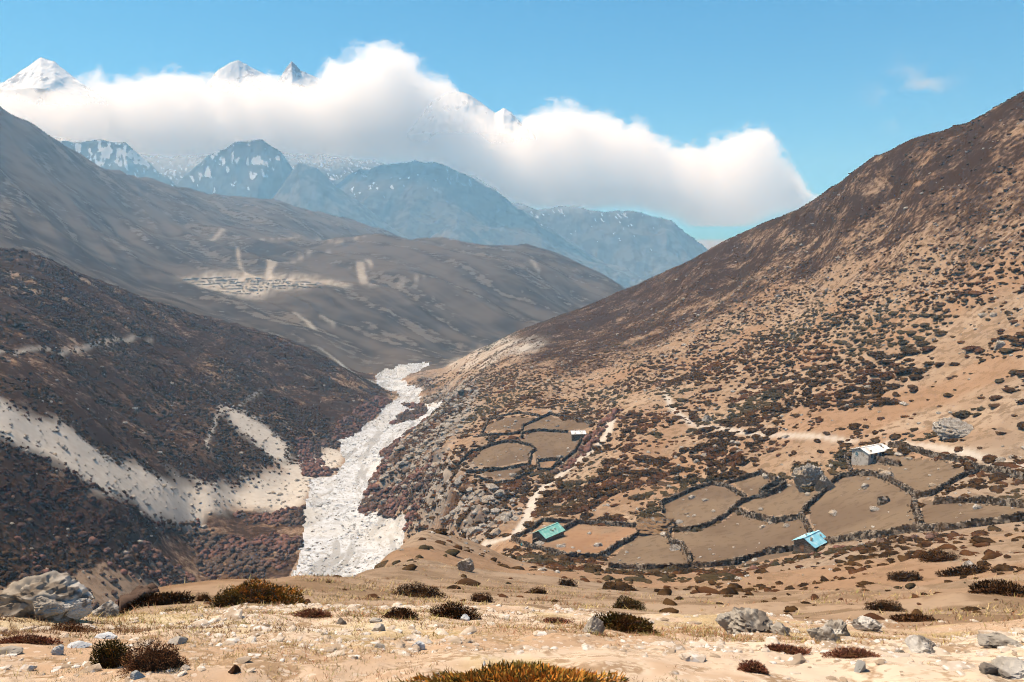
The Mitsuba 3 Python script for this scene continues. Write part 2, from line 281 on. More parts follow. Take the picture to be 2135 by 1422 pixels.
# gullies run down the valley sides
def gullies(dirx, diry, across, along, seed):
    s, t = X * dirx + Y * diry, -X * diry + Y * dirx
    w = 6 * meshkit.noise(np.stack([X / 60, Y / 60, 0 * X], -1), seed + 9)
    n = 1 - 2 * np.abs(meshkit.noise(np.stack([(t + w * 3) / across, s / along, 0 * X], -1), seed) - 0.5)
    return n - 0.5
gl = gaussian_filter(left_m, 6)
dz += gl * (1 - 0.85 * gaussian_filter(scree_m, 5)) * (5.0 * gullies(0.95, -0.3, 34, 170, 71) + 3.4 * gullies(0.95, -0.3, 12, 80, 72) + 1.6 * gullies(0.95, -0.3, 5, 40, 75))
gr = np.clip(upper_m + 0.35 * ((AZ > 0.03) & (R > 180)) * (1 - far_m), 0, 1)
dz += gr * (3.5 * gullies(0.85, 0.5, 40, 200, 73) + 1.2 * gullies(0.85, 0.5, 13, 90, 74))
dz += far_m * (16 * gullies(0.75, -0.65, 120, 700, 76) + 6 * gullies(0.6, -0.8, 40, 260, 77)) * np.clip((R - 850) / 300, 0, 1)
dz += bluff_m * (6.5 * gullies(0.8, 0.6, 14, 60, 78) + 3.2 * gullies(0.8, 0.6, 5, 25, 79) + 2.6 * (0.5 - 2 * np.abs(meshkit.noise(np.stack([X / 8, Y / 8, 0 * X], -1), 83) - 0.5)))
rim = np.zeros_like(R)
E = E0 + dz * rough / R
Z = E * R


def ground_z(x, y, grid=None):
    x, y = np.asarray(x, float), np.asarray(y, float)
    i = np.interp(np.arctan2(x, y), az, np.arange(NA))
    j = np.interp(np.log(np.hypot(x, y)), lr, np.arange(NL))
    z = map_coordinates(Z if grid is None else grid, [np.atleast_1d(i), np.atleast_1d(j)], order=1, mode='nearest')
    return z if x.ndim else float(z[0])


# ------------------------------------------------------------------ materials of the ground
def fb(p, lam, o=2, s=0.0): return mikit.fbm(p.x / lam + s, p.y / lam + 3.1 * s, p.z / lam * 0.7 + s, o)


TAN, PALE, BROWN, HEATH, GREY = (0.41, 0.288, 0.198), (0.57, 0.47, 0.375), (0.135, 0.083, 0.056), (0.05, 0.030, 0.021), (0.27, 0.225, 0.185)


def near_ground(p, n, uv):
    a, b, c = fb(p, 1.7, 3), fb(p, 0.16, 3, 4.0), fb(p, 0.035, 2, 9.0)
    col = mikit.mix(TAN, PALE, mikit.smoothstep(0.3, 0.7, a + (b - 0.5) * 0.5))
    col = mikit.mix(col, (0.26, 0.17, 0.10), mikit.smoothstep(0.48, 0.62, b * 0.6 + c * 0.4) * 0.85)
    col = mikit.mix(col, (0.40, 0.33, 0.14), mikit.smoothstep(0.52, 0.66, fb(p, 0.9, 2, 14.0)) * 0.35)
    return mikit.mix(col, (0.66, 0.58, 0.5), mikit.smoothstep(0.62, 0.75, c) * 0.5)


def hill_ground(p, n, uv):
    big, mid, small = fb(p, 70, 2), fb(p, 11, 3, 5.0), fb(p, 1.6, 3, 11.0)
    tan = mikit.mix(mi.Color3f(TAN) * 0.82, (0.42, 0.315, 0.23), mikit.smoothstep(0.35, 0.7, mid))
    tan = mikit.mix(tan, (0.20, 0.135, 0.085), mikit.smoothstep(0.48, 0.66, small) * 0.7)
    tan = mikit.mix(tan, GREY, mikit.smoothstep(0.5, 0.7, big) * 0.45)
    tan = mikit.mix(tan, (0.33, 0.195, 0.115), mikit.smoothstep(0.5, 0.66, fb(p, 24, 3, 21.0)) * 0.6)
    grain = fb(p, 0.28, 3, 2.0)
    tan = mikit.mix(tan, (0.24, 0.165, 0.105), mikit.smoothstep(0.5, 0.64, grain * 0.6 + small * 0.4) * 0.55)
    cover = mikit.smoothstep(0.35, 0.75, uv.x + (mid - 0.5) * 0.9 + (small - 0.5) * 0.7 + (big - 0.5) * 0.35)
    dark = mikit.mix(BROWN, HEATH, mikit.smoothstep(0.4, 0.65, small * 0.5 + mid * 0.5 + (uv.x - 0.7) * 0.6))
    col = mikit.mix(tan, dark, cover * dr.clip(uv.x * 1.5, 0, 1))
    return mikit.mix(col, mikit.mix((0.50, 0.455, 0.40), (0.70, 0.67, 0.62), small), uv.y)


def far_ground(p, n, uv):
    big, mid, small = fb(p, 260, 3), fb(p, 45, 3, 5.0), fb(p, 9, 2, 11.0)
    t, s_ = (p.x * 0.65 + p.y * 0.75), (p.x * 0.75 - p.y * 0.65)
    streak = mikit.fbm(t / 26 + big * 4, s_ / 190, 0.0, 3)
    col = mikit.mix((0.125, 0.10, 0.082), (0.055, 0.045, 0.04), mikit.smoothstep(0.35, 0.62, mid * 0.4 + big * 0.25 + streak * 0.35))
    col = mikit.mix(col, (0.19, 0.155, 0.125), mikit.smoothstep(0.56, 0.7, small * 0.4 + streak * 0.6) * 0.7)
    return mikit.mix(col, mikit.mix((0.50, 0.42, 0.34), (0.66, 0.61, 0.52), small), uv.y)


def river_ground(p, n, uv):
    a, b, c = fb(p, 25, 2), fb(p, 3.0, 3, 5.0), fb(p, 0.9, 2, 8.0)
    bar = mikit.fbm(p.x / 4.5 + a * 5, p.y / 42, 0.0, 3)
    col = mikit.mix((0.64, 0.68, 0.735), (0.50, 0.52, 0.55), mikit.smoothstep(0.4, 0.7, b))
    col = mikit.mix(col, (0.33, 0.33, 0.33), mikit.smoothstep(0.55, 0.68, bar) * 0.7)
    col = mikit.mix(col, (0.40, 0.38, 0.35), mikit.smoothstep(0.56, 0.7, c) * 0.7)
    return mikit.mix(col, (0.66, 0.63, 0.57), mikit.smoothstep(0.5, 0.7, a) * 0.35)


def field_ground(p, n, uv):
    a, b = fb(p, 14, 2), fb(p, 1.2, 3, 5.0)
    col = mikit.mix((0.215, 0.155, 0.11), (0.27, 0.20, 0.14), mikit.smoothstep(0.35, 0.65, a))
    return mikit.mix(col, (0.17, 0.12, 0.085), mikit.smoothstep(0.5, 0.7, b) * 0.6)


def red_field_ground(p, n, uv):
    return mikit.mix(field_ground(p, n, uv), (0.34, 0.17, 0.085), mikit.smoothstep(0.3, 0.65, fb(p, 9, 2, 31.0)) * 0.42)


def matte(fn, k=1.0):
    def toned(p, n, uv): return fn(p, n, uv) * k
    return {'type': 'twosided', 'bsdf': {'type': 'diffuse', 'reflectance': mikit.proc(toned)}}


for name, fn, k in (('near', near_ground, 0.84), ('hill', hill_ground, 0.70), ('far', far_ground, 0.72), ('river', river_ground, 0.70), ('cleared', field_ground, 0.56), ('redfield', red_field_ground, 0.8)):
    scene['mat_' + name] = matte(fn, k)

# ------------------------------------------------------------------ the ground as sheets that share one grid of vertices
heath = 0.2 + 0.60 * gaussian_filter(left_m, 3) + 0.25 * lower_m + 0.68 * upper_m * (1 - gl) + 0.08 * gl + 0.55 * bluff_m + 0.22 * gl * np.clip(0.2 - gullies(0.95, -0.3, 12, 80, 72), -0.8, 0.8)
heath = np.where(flood_m > 0.5, 0.75, heath) + 0.5 * far_m
near_l = np.clip((R - 60) / 60, 0, 1)
heath = np.clip(heath * (0.35 + 0.65 * near_l), 0, 1)
pale = np.clip(0.7 * toe_m * np.clip(wob - 0.25, 0, 1) + gaussian_filter(trail_m, 0.7) * np.where(R > 850, 0.5, 0.85) + scree_m * 0.9 + bluff_m * np.clip(0.9 * gullies(0.8, 0.6, 9, 45, 78) + 0.3 * wob - 0.2, 0, 0.7) + 0.85 * gaussian_filter(plateau_m, 1.4) * np.clip(wob - 0.1, 0, 1), 0, 1)
cls = np.zeros(R.shape, int)
NAMES = ['ground', 'meadow', 'hillside', 'hillside_001', 'far_hills', 'riverbed', 'scree_slope', 'floodplain', 'terraced_plateau']
cls[R >= 12] = 1
cls[(R >= 85)] = 2
cls[(left_m > 0.5)] = 3
cls[(far_m > 0.5)] = 4
cls[(flood_m > 0.5)] = 7
cls[(scree_m > 0.5) & (R > 150)] = 6
cls[(river_m > 0.5)] = 5
cls[(plateau_m > 0.5) & (R > 900)] = 8
for i, f in enumerate(fields):
    cls[inside(f) > 0.5] = 20 + i
MAT = {0: 'near', 1: 'hill', 2: 'hill', 3: 'hill', 4: 'far', 5: 'river', 6: 'hill', 7: 'hill', 8: 'far'}
P3 = np.stack([X, Y, Z], -1)
NRM = np.cross(np.gradient(P3, axis=1), np.gradient(P3, axis=0))
NRM /= np.linalg.norm(NRM, axis=-1, keepdims=True)
NRM *= np.sign(NRM[..., 2:])
flat = np.arange(NA * NL).reshape(NA, NL)
quads = np.stack([flat[:-1, :-1], flat[:-1, 1:], flat[1:, 1:], flat[1:, :-1]], -1).reshape(-1, 4)
qcls = cls[:-1, :-1].reshape(-1)
UV = np.stack([heath, pale], -1).reshape(-1, 2)


def sheet(key, q, mat, uv=UV):
    f = np.vstack([q[:, [0, 2, 1]], q[:, [0, 3, 2]]])
    used, inv = np.unique(f, return_inverse=True)
    fn = meshkit.write_ply((P3.reshape(-1, 3)[used], inv.reshape(-1, 3)), False, uv[used], None, normals=NRM.reshape(-1, 3)[used])
    scene[key] = {'type': 'ply', 'filename': fn, 'face_normals': False, 'bsdf': {'type': 'ref', 'id': 'mat_' + mat}}


for i, key in enumerate(NAMES):
    sheet(key, quads[qcls == i], MAT[i])
for i in range(len(fields)):
    sheet('field' if i == 0 else f'field_{i:03d}', quads[qcls == 20 + i], 'redfield' if i in (0, 13) else 'cleared')

# ------------------------------------------------------------------ haze: the valley air, clear of the clouds and the ranges beyond
scene['air'] = {'type': 'homogeneous', 'albedo': {'type': 'rgb', 'value': [0.88, 0.95, 1.0]}, 'sigma_t': {'type': 'rgb', 'value': [0.62e-4, 1.22e-4, 1.8e-4]}}
scene['haze'] = {'type': 'cube', 'to_world': T().translate([0, 2000, (float(Z.max()) + 60 - 460) / 2]).scale([4200, 2500, (float(Z.max()) + 60 + 460) / 2]), 'bsdf': {'type': 'null'}, 'interior': {'type': 'ref', 'id': 'air'}}

# ------------------------------------------------------------------ the ranges beyond the valley
def mountain(key, crest, r_crest, r_base, z_base, n_az=220, n_r=150, bumps=1.0, seed=0, mat='mountain', power=1.25, foot=None):
    crest = np.array(crest, float)
    a_c, e_c = ray(crest[:, 0], crest[:, 1])
    a = np.linspace(a_c[0], a_c[-1], n_az)
    t = np.concatenate([np.linspace(0, 1, n_r), 1 + np.linspace(0.04, 0.5, n_r // 6)])
    A, TT = np.meshgrid(a, t, indexing='ij')
    ec = np.interp(A, a_c, e_c)
    RR = r_base + (r_crest - r_base) * TT
    x, y = RR * np.sin(A), RR * np.cos(A)
    zc = ec * r_crest
    z = np.where(TT <= 1, z_base + (zc - z_base) * np.clip(TT, 0, 1) ** power, zc - (TT - 1) * (r_crest - r_base) * 0.75)
    s = bumps * (r_crest - r_base) / 2000
    for k, (lam, am) in enumerate([(1100, 330), (480, 150), (200, 60), (85, 26), (38, 11)]):
        q = np.stack([x / lam / s + 0.3 * k, y / lam / s * 0.45, 0 * x + seed], -1)
        wq = np.stack([x / lam / s * 0.6, y / lam / s * 0.6, 0 * x + seed + 3], -1)
        n = 1 - 2 * np.abs(meshkit.noise(q + 0.9 * meshkit.noise(wq, seed + 40)[..., None], seed + k) - 0.5)
        z += s * am * (n - 0.62) * np.where(k > 1, 1, 0.15 + 0.85 * np.clip(4 * (1 - TT) * TT, 0, 1)) * np.where(k > 1, 0.35 + 0.65 * np.clip(1.2 - np.abs(TT - 0.55), 0, 1), 1)
    idx = np.arange(A.size).reshape(A.shape)
    q = np.stack([idx[:-1, :-1], idx[:-1, 1:], idx[1:, 1:], idx[1:, :-1]], -1).reshape(-1, 4)
    if foot is not None:  # the lower flanks lie inside the cloud bank
        q = q[z.reshape(-1)[q].max(1) > ray(np.mean(crest[:, 0]), foot)[1] * r_crest]
    f = np.vstack([q[:, [0, 2, 1]], q[:, [0, 3, 2]]])
    used, inv = np.unique(f, return_inverse=True)
    scene[key] = mikit.ply((np.stack([x, y, z], -1).reshape(-1, 3)[used], inv.reshape(-1, 3)), 'mat_' + mat, smooth=True)


def rock_snow(p, n, uv):
    big, mid = fb(p, 420, 3), fb(p, 120, 3, 5.0)
    small = mikit.fbm(p.x / 24 + p.y / 60 + big * 7, p.z / 62 + mid * 3, p.y / 110, 3)
    rock = mikit.mix((0.12, 0.105, 0.09), (0.065, 0.058, 0.055), mikit.smoothstep(0.35, 0.65, mid))
    line = (p.z - 480) / 1100 + (big - 0.5) * 1.8 + (mid - 0.5) * 1.3 + (small - 0.5) * 2.9 + (n.z - 0.72) * 0.6 - 0.30
    return mikit.mix(rock, (0.82, 0.84, 0.88), mikit.smoothstep(0.30, 0.5, line) * 0.72)


def full_snow(p, n, uv):
    mid, small = fb(p, 260, 3, 5.0), fb(p, 70, 3, 8.0)
    return mikit.mix((0.88, 0.9, 0.92), (0.36, 0.37, 0.40), mikit.smoothstep(0.56, 0.66, mid * 0.5 + small * 0.5 - (n.z - 0.5) * 0.2) * 0.8)


def pasture_rock(p, n, uv):
    mid, small = fb(p, 160, 3, 5.0), fb(p, 40, 2, 8.0)
    return mikit.mix((0.16, 0.12, 0.085), (0.07, 0.06, 0.05), mikit.smoothstep(0.38, 0.62, mid * 0.6 + small * 0.4))


for name, fn, k in (('mountain', rock_snow, 0.6), ('snow', full_snow, 0.9), ('pasture', pasture_rock, 0.6), ('cliff', lambda p, n, uv: mikit.mix(pasture_rock(p, n, uv) * 0.7, rock_snow(p, n, uv), mikit.smoothstep(500, 750, p.z - p.x * 0.25)), 0.6)):
    scene['mat_' + name] = matte(fn, k)
mountain('mountain', [(480, 500), (540, 455), (565, 420), (592, 382), (622, 340), (660, 352), (700, 388), (760, 430), (800, 465), (850, 497), (905, 540)], 5900, 5000, -250, 160, 110, 0.9, 3, 'pasture')
mountain('mountain_001', [(-320, 262), (-100, 272), (130, 296), (250, 322), (400, 330), (560, 322), (700, 335), (800, 348), (900, 365), (990, 377), (1050, 413), (1130, 470), (1200, 520), (1330, 603), (1420, 660)], 9700, 6700, -500, 420, 200, 1.0, 5, 'mountain')
mountain('mountain_003', [(-420, 235), (-200, 250), (40, 272), (110, 297), (170, 304), (215, 296), (262, 302), (300, 336), (350, 374), (410, 430), (480, 500)], 6600, 5300, -350, 220, 120, 0.9, 21, 'mountain')
mountain('mountain_004', [(640, 470), (690, 400), (740, 362), (800, 350), (860, 342), (905, 346), (950, 362), (992, 378), (1050, 414), (1130, 471), (1200, 522), (1330, 604), (1420, 660)], 6900, 5400, -450, 240, 140, 1.0, 22, 'cliff')
mountain('mountain_005', [(830, 545), (880, 510), (925, 478), (955, 466), (1000, 492), (1100, 534), (1200, 574), (1330, 608), (1400, 640)], 5700, 4900, -450, 160, 80, 0.8, 23, 'pasture')
mountain('mountain_006', [(300, 500), (340, 430), (385, 365), (430, 328), (490, 300), (545, 292), (585, 318), (620, 372), (650, 430), (690, 500)], 6400, 5300, -350, 160, 120, 0.8, 24, 'mountain')
mountain('mountain_002', [(1000, 420), (1080, 425), (1120, 440), (1180, 432), (1260, 445), (1320, 440), (1400, 462), (1450, 500), (1480, 522), (1560, 600)], 10200, 9100, -600, 200, 120, 1.2, 9, 'mountain')
mountain('snow_peak', [(-120, 260), (-40, 195), (20, 168), (60, 140), (85, 123), (112, 130), (140, 152), (178, 180), (240, 225), (300, 280)], 13200, 11500, 1100, 160, 120, 0.8, 11, 'snow', 1.0, 200)
mountain('snow_peak_001', [(380, 250), (425, 185), (452, 150), (480, 131), (497, 125), (522, 140), (548, 152), (590, 180), (650, 240)], 13200, 12000, 1100, 120, 100, 0.8, 12, 'snow', 1.0, 180)
mountain('snow_peak_002', [(540, 240), (575, 178), (592, 150), (608, 127), (626, 146), (657, 161), (700, 192), (760, 240)], 12600, 11600, 1100, 120, 100, 0.7, 13, 'snow', 1.0, 180)
mountain('snow_peak_003', [(850, 280), (900, 215), (935, 194), (966, 192), (992, 205), (1015, 225), (1032, 238), (1050, 227), (1066, 236), (1086, 258), (1120, 290), (1200, 380)], 12900, 11700, 900, 160, 110, 0.8, 14, 'snow', 1.0, 285)

# ------------------------------------------------------------------ the cloud bank lying along the range
CLOUD_TOP = np.array([(-300, 175), (0, 172), (60, 188), (100, 190), (150, 180), (190, 168), (204, 158), (220, 168), (250, 173), (300, 167), (400, 174), (440, 192), (500, 190), (560, 178), (600, 192), (650, 190), (700, 160), (730, 145), (770, 143), (800, 129), (832, 145), (880, 178), (920, 206), (960, 246), (1000, 276), (1050, 302), (1090, 292), (1130, 262), (1180, 250), (1220, 265), (1260, 280), (1300, 293), (1345, 298), (1365, 325), (1400, 342), (1465, 345), (1492, 320), (1530, 306), (1588, 294), (1612, 318), (1632, 350), (1655, 390), (1675, 425), (1700, 450), (1800, 470)], float)
CLOUD_LOW = np.array([(-300, 320), (0, 300), (130, 312), (230, 335), (330, 368), (450, 362), (560, 348), (600, 366), (700, 362), (800, 376), (900, 370), (990, 402), (1050, 438), (1100, 458), (1200, 462), (1260, 462), (1330, 465), (1420, 478), (1450, 500), (1520, 510), (1600, 470), (1700, 452), (1800, 470)], float)
bx0, bx1, by0, by1, bz0, bz1 = -7000.0, 3600.0, 6720.0, 8080.0, 120.0, 2250.0
gx, gy, gz = 520, 44, 150
zc, yc, xc = np.meshgrid(np.linspace(bz0, bz1, gz), np.linspace(by0, by1, gy), np.linspace(bx0, bx1, gx), indexing='ij')
a_v = np.arctan2(xc, yc)
a_t, e_t = ray(CLOUD_TOP[:, 0], CLOUD_TOP[:, 1])
a_b, e_b = ray(CLOUD_LOW[:, 0], CLOUD_LOW[:, 1])
mid_r = 7400.0
top, low = np.interp(a_v, a_t, e_t) * mid_r, np.interp(a_v, a_b, e_b) * mid_r
arch = np.sqrt(np.clip(1 - ((yc - mid_r) / 620) ** 2, 0, 1))
def puffs(l, seed): return 1 - 2 * np.abs(meshkit.noise(np.stack([xc / l, yc / l, zc / l], -1), seed) - 0.5)
billow = 0.38 * puffs(380, 33) + 0.33 * puffs(170, 34) + 0.29 * puffs(75, 36) - 0.62
fringe = meshkit.fbm(np.stack([xc / 600, yc / 600, zc / 260], -1), 4, 35) - 0.5
mid_z = (top + low) / 2
over = (mid_z + (top - mid_z) * (0.5 + 0.5 * arch) - zc) + billow * 680 + 40
under = (zc - (mid_z + (low - mid_z) * (0.6 + 0.4 * arch))) + fringe * 300
side = np.clip(arch * 3 + billow * 1.5, 0, 1)
dens = np.clip(over / 22, 0, 1) * np.clip(under / 190, 0, 1) ** 1.5 * side * (0.75 + 0.5 * puffs(260, 37))
dens[0] = dens[-1] = 0; dens[:, 0] = dens[:, -1] = 0; dens[:, :, 0] = dens[:, :, -1] = 0
scene['vapour'] = {'type': 'heterogeneous', 'albedo': 0.999, 'scale': 0.0038, 'sigma_t': {'type': 'gridvolume', 'grid': mi.VolumeGrid(dens.astype(np.float32)[..., None]), 'to_world': T().translate([bx0, by0, bz0]).scale([bx1 - bx0, by1 - by0, bz1 - bz0])}, 'phase': {'type': 'isotropic'}}
scene['cloud_bank'] = {'type': 'cube', 'to_world': T().translate([(bx0 + bx1) / 2, (by0 + by1) / 2, (bz0 + bz1) / 2]).scale([(bx1 - bx0) / 2, (by1 - by0) / 2, (bz1 - bz0) / 2]), 'bsdf': {'type': 'null'}, 'interior': {'type': 'ref', 'id': 'vapour'}}

# ------------------------------------------------------------------ helpers for the things that stand on the ground
SEEN = E >= np.maximum.accumulate(np.where(R > 1.5, E, -9), axis=1) - 0.002


def at(px, py, rmin=0.0):
    p = hit(px, py, E, rmin)
    return p if p is not None else np.array([0, 50.0, -30])


def grid_at(field, x, y):
    i = np.interp(np.arctan2(x, y), az, np.arange(NA)); j = np.interp(np.log(np.hypot(x, y)), lr, np.arange(NL))
    return field[np.clip(np.rint(i).astype(int), 0, NA - 1), np.clip(np.rint(j).astype(int), 0, NL - 1)]


COUNT = {}


def numbered(name):
    COUNT[name] = COUNT.get(name, 0) + 1
    return name if COUNT[name] == 1 else f'{name}_{COUNT[name] - 1:03d}'


def put(name, mesh, mat, label=None, category=None, group=None, kind=None, smooth=False, color=None):
    key = numbered(name)
    scene[key] = mikit.ply(mesh, 'mat_' + mat, smooth=smooth, color=color)
    if label: labelled(key, label, category, group, kind)
    return key


def ico(n):
    m = trimesh.creation.icosphere(n)
    return np.array(m.vertices), np.array(m.faces)


ICO = [ico(k) for k in range(4)]


def spin(a):
    c, s_ = np.cos(a), np.sin(a)
    return np.array([[c, -s_, 0], [s_, c, 0], [0, 0, 1.0]])


def scatter_mesh(protos, x, y, z, size, tall, pick, turn, long=None):
    """One mesh of many small pieces: prototypes turned, stretched and set on the ground."""
    vs, fs, at_ = [], [], 0
    long = np.ones(len(x)) if long is None else long
    for k, (v, f) in enumerate(protos):
        i = np.nonzero(pick == k)[0]
        if not len(i): continue
        c, s_ = np.cos(turn[i])[:, None], np.sin(turn[i])[:, None]
        vx, vy = v[None, :, 0] * size[i, None] * long[i, None], v[None, :, 1] * size[i, None]
        w = np.stack([vx * c - vy * s_ + x[i, None], vx * s_ + vy * c + y[i, None], v[None, :, 2] * (size * tall)[i, None] + z[i, None]], -1)
        vs.append(w.reshape(-1, 3))
        fs.append((f[None] + (np.arange(len(i)) * len(v))[:, None, None] + at_).reshape(-1, 3))
        at_ += len(i) * len(v)
    return np.vstack(vs), np.vstack(fs)


def shrub_proto(level, seed):
    v, f = ICO[level]
    v = v.copy()
    r = np.random.default_rng(seed)
    n = meshkit.noise(v * 1.8 + seed * 7.7, seed) - 0.5
    n2 = meshkit.noise(v * 4.5 + seed * 3.3, seed + 1) - 0.5
    v *= (1 + 0.55 * n + 0.5 * n2 + r.uniform(-0.1, 0.1, len(v)))[:, None]
    v[:, 2] = np.where(v[:, 2] < 0, v[:, 2] * 0.35, v[:, 2])
    return v, f


def tufts(v, f, n, length, r):
    """Pointed sprays standing out of a shrub's surface."""
    t = r.integers(0, len(f), n)
    b = r.dirichlet([1, 1, 1], n)
    p = (v[f[t]] * b[..., None]).sum(1)
    nr = np.cross(v[f[t, 1]] - v[f[t, 0]], v[f[t, 2]] - v[f[t, 0]])
    nr /= np.linalg.norm(nr, axis=1, keepdims=True) + 1e-9
    up = nr + r.normal(0, 0.45, (n, 3)) + [0, 0, 0.35]
    up /= np.linalg.norm(up, axis=1, keepdims=True)
    sd = np.cross(up, r.normal(0, 1, (n, 3))); sd /= np.linalg.norm(sd, axis=1, keepdims=True) + 1e-9
    L = length * r.uniform(0.5, 1.3, (n, 1))
    q = np.stack([p - nr * length * 0.3 - sd * L * 0.22, p - nr * length * 0.3 + sd * L * 0.22, p + up * L], 1)
    return q.reshape(-1, 3), np.arange(3 * n).reshape(-1, 3)


def join(parts):
    vs, fs, k = [], [], 0
    for v, f in parts:
        vs.append(v); fs.append(f + k); k += len(v)
    return np.vstack(vs), np.vstack(fs)


def rock_proto(level, seed, cuts=9, rough=0.1):
    v, f = ICO[level]
    v = v.copy()
    r = np.random.default_rng(seed)
    for _ in range(cuts):
        n = r.normal(size=3); n /= np.linalg.norm(n)
        d = r.uniform(0.45, 0.85)
        v -= np.clip(v @ n - d, 0, None)[:, None] * n
    if level >= 2:
        v *= (1 + rough * 2 * (meshkit.fbm(v * 2.2 + seed, 4, seed) - 0.5) + rough * (0.5 - 2 * np.abs(meshkit.noise(v * 5 + seed, seed + 7) - 0.5)))[:, None]
    return v, f


def shrub_tone(p, n, uv):
    a, b, c = fb(p, 5.5, 2), fb(p, 0.7, 2, 3.0), fb(p, 23, 2, 8.0)
    col = mikit.mix((0.032, 0.020, 0.012), (0.085, 0.048, 0.022), mikit.smoothstep(0.35, 0.7, b))
    col = mikit.mix(col, (0.15, 0.065, 0.035), mikit.smoothstep(0.52, 0.66, a) * 0.4)
    return mikit.mix(col, (0.075, 0.07, 0.045), mikit.smoothstep(0.5, 0.65, c) * 0.5)


def heath_tone(p, n, uv):
    a, b, c = fb(p, 30, 2), fb(p, 4.0, 2, 3.0), fb(p, 1.0, 2, 8.0)
    col = mikit.mix((0.040, 0.024, 0.016), (0.09, 0.056, 0.034), mikit.smoothstep(0.35, 0.65, b))
    col = mikit.mix(col, (0.075, 0.032, 0.028), mikit.smoothstep(0.5, 0.62, a) * 0.6)
    return mikit.mix(col, (0.10, 0.075, 0.05), mikit.smoothstep(0.55, 0.7, c) * 0.5)


def thicket_tone(p, n, uv):
    a, b = fb(p, 14, 2), fb(p, 1.6, 3, 3.0)
    col = mikit.mix((0.165, 0.088, 0.072), (0.10, 0.07, 0.055), mikit.smoothstep(0.42, 0.6, a))
    return mikit.mix(col, (0.05, 0.032, 0.028), mikit.smoothstep(0.45, 0.65, b) * 0.8)


def rock_tone(p, n, uv):
    a, b, c = fb(p, 0.4, 3), fb(p, 0.09, 3, 5.0), fb(p, 3.0, 2, 8.0)
    col = mikit.mix((0.36, 0.33, 0.29), (0.56, 0.54, 0.51), mikit.smoothstep(0.4, 0.65, a))
    col = mikit.mix(col, (0.13, 0.11, 0.095), mikit.smoothstep(0.47, 0.60, b) * 0.85)
    return mikit.mix(col, (0.38, 0.28, 0.18), mikit.smoothstep(0.55, 0.7, c) * 0.5)


def capped(p, n, uv):
    a, b = fb(p, 0.7, 3), fb(p, 2.5, 2, 4.0)
    rock = mikit.mix((0.30, 0.27, 0.24), (0.07, 0.055, 0.05), mikit.smoothstep(0.4, 0.6, a))
    return mikit.mix(rock, mikit.mix((0.26, 0.17, 0.10), (0.12, 0.075, 0.045), a), mikit.smoothstep(0.35, 0.6, n.z + (b - 0.5) * 0.6))


def wall_tone(p, n, uv):
    a, b = fb(p, 0.55, 2), fb(p, 4.0, 2, 5.0)
    col = mikit.mix((0.055, 0.042, 0.032), (0.30, 0.255, 0.21), mikit.smoothstep(0.42, 0.7, a))
    return mikit.mix(col, (0.11, 0.07, 0.045), mikit.smoothstep(0.5, 0.65, b) * 0.5)


def gravel_tone(p, n, uv):
    a, b = fb(p, 2.2, 2), fb(p, 0.8, 2, 5.0)
    return mikit.mix(mikit.mix((0.64, 0.68, 0.73), (0.37, 0.375, 0.37), mikit.smoothstep(0.45, 0.7, a)), (0.2, 0.185, 0.17), mikit.smoothstep(0.54, 0.66, b))


def pebble_tone(p, n, uv):
    a, b = fb(p, 0.11, 2), fb(p, 0.03, 2, 5.0)
    return mikit.mix(mikit.mix((0.62, 0.53, 0.44), (0.40, 0.31, 0.23), mikit.smoothstep(0.4, 0.65, a)), (0.72, 0.69, 0.66), mikit.smoothstep(0.55, 0.7, b))


for name, fn in (('shrub', shrub_tone), ('heath', heath_tone), ('thicket', thicket_tone), ('rock', rock_tone), ('cappedrock', capped), ('wallstone', wall_tone), ('gravel', gravel_tone), ('pebble', pebble_tone)):
    scene['mat_' + name] = matte(fn, {'shrub': 0.75, 'heath': 0.72, 'thicket': 1.0, 'rock': 0.74, 'cappedrock': 0.9, 'wallstone': 0.8, 'gravel': 0.66, 'pebble': 0.7}[name])
scene['mat_leaf'] = {'type': 'twosided', 'bsdf': {'type': 'diffuse', 'reflectance': {'type': 'mesh_attribute', 'name': 'vertex_color'}}}

# ------------------------------------------------------------------ where shrubs grow
def sow(n, r0, r1, a0, a1, dens, seed):
    """Points thrown evenly over the land between two distances and bearings, kept with chance dens(x, y)."""
    g = np.random.default_rng(seed)
    a, r = np.radians(g.uniform(a0, a1, n)), np.sqrt(g.uniform(r0 ** 2, r1 ** 2, n))
    x, y = r * np.sin(a), r * np.cos(a)
    k = (g.uniform(size=n) < dens(x, y)) & grid_at(SEEN, x, y)
    return x[k], y[k], g


def clump(x, y, lam, seed): return meshkit.noise(np.stack([x / lam, y / lam, 0 * x], -1), seed)


OPEN = (1 - np.clip(river_m + np.clip(field_m, 0, 1) + gaussian_filter(trail_m, 1) + scree_m, 0, 1))
RIGHT = ((cls == 2) | (cls == 1)) * OPEN
bare = gaussian_filter(upper_m, 3)


def right_density(x, y):
    c = -0.03 * grid_at(bluff_m, x, y) + 0.6 * clump(x, y, 30, 3) + 0.4 * clump(x, y, 9, 4) + 0.1 * np.clip((np.hypot(x, y) - 250) / 80, 0, 1)
    return grid_at(RIGHT, x, y) * np.clip((c - 0.40) * 3.6, 0.025, 1) * (1 - 0.8 * grid_at(bare, x, y)) * np.clip((np.hypot(x, y) - 60) / 190, np.where(np.arctan2(x, y) > 0.15, 0.34, 0.12), 1)


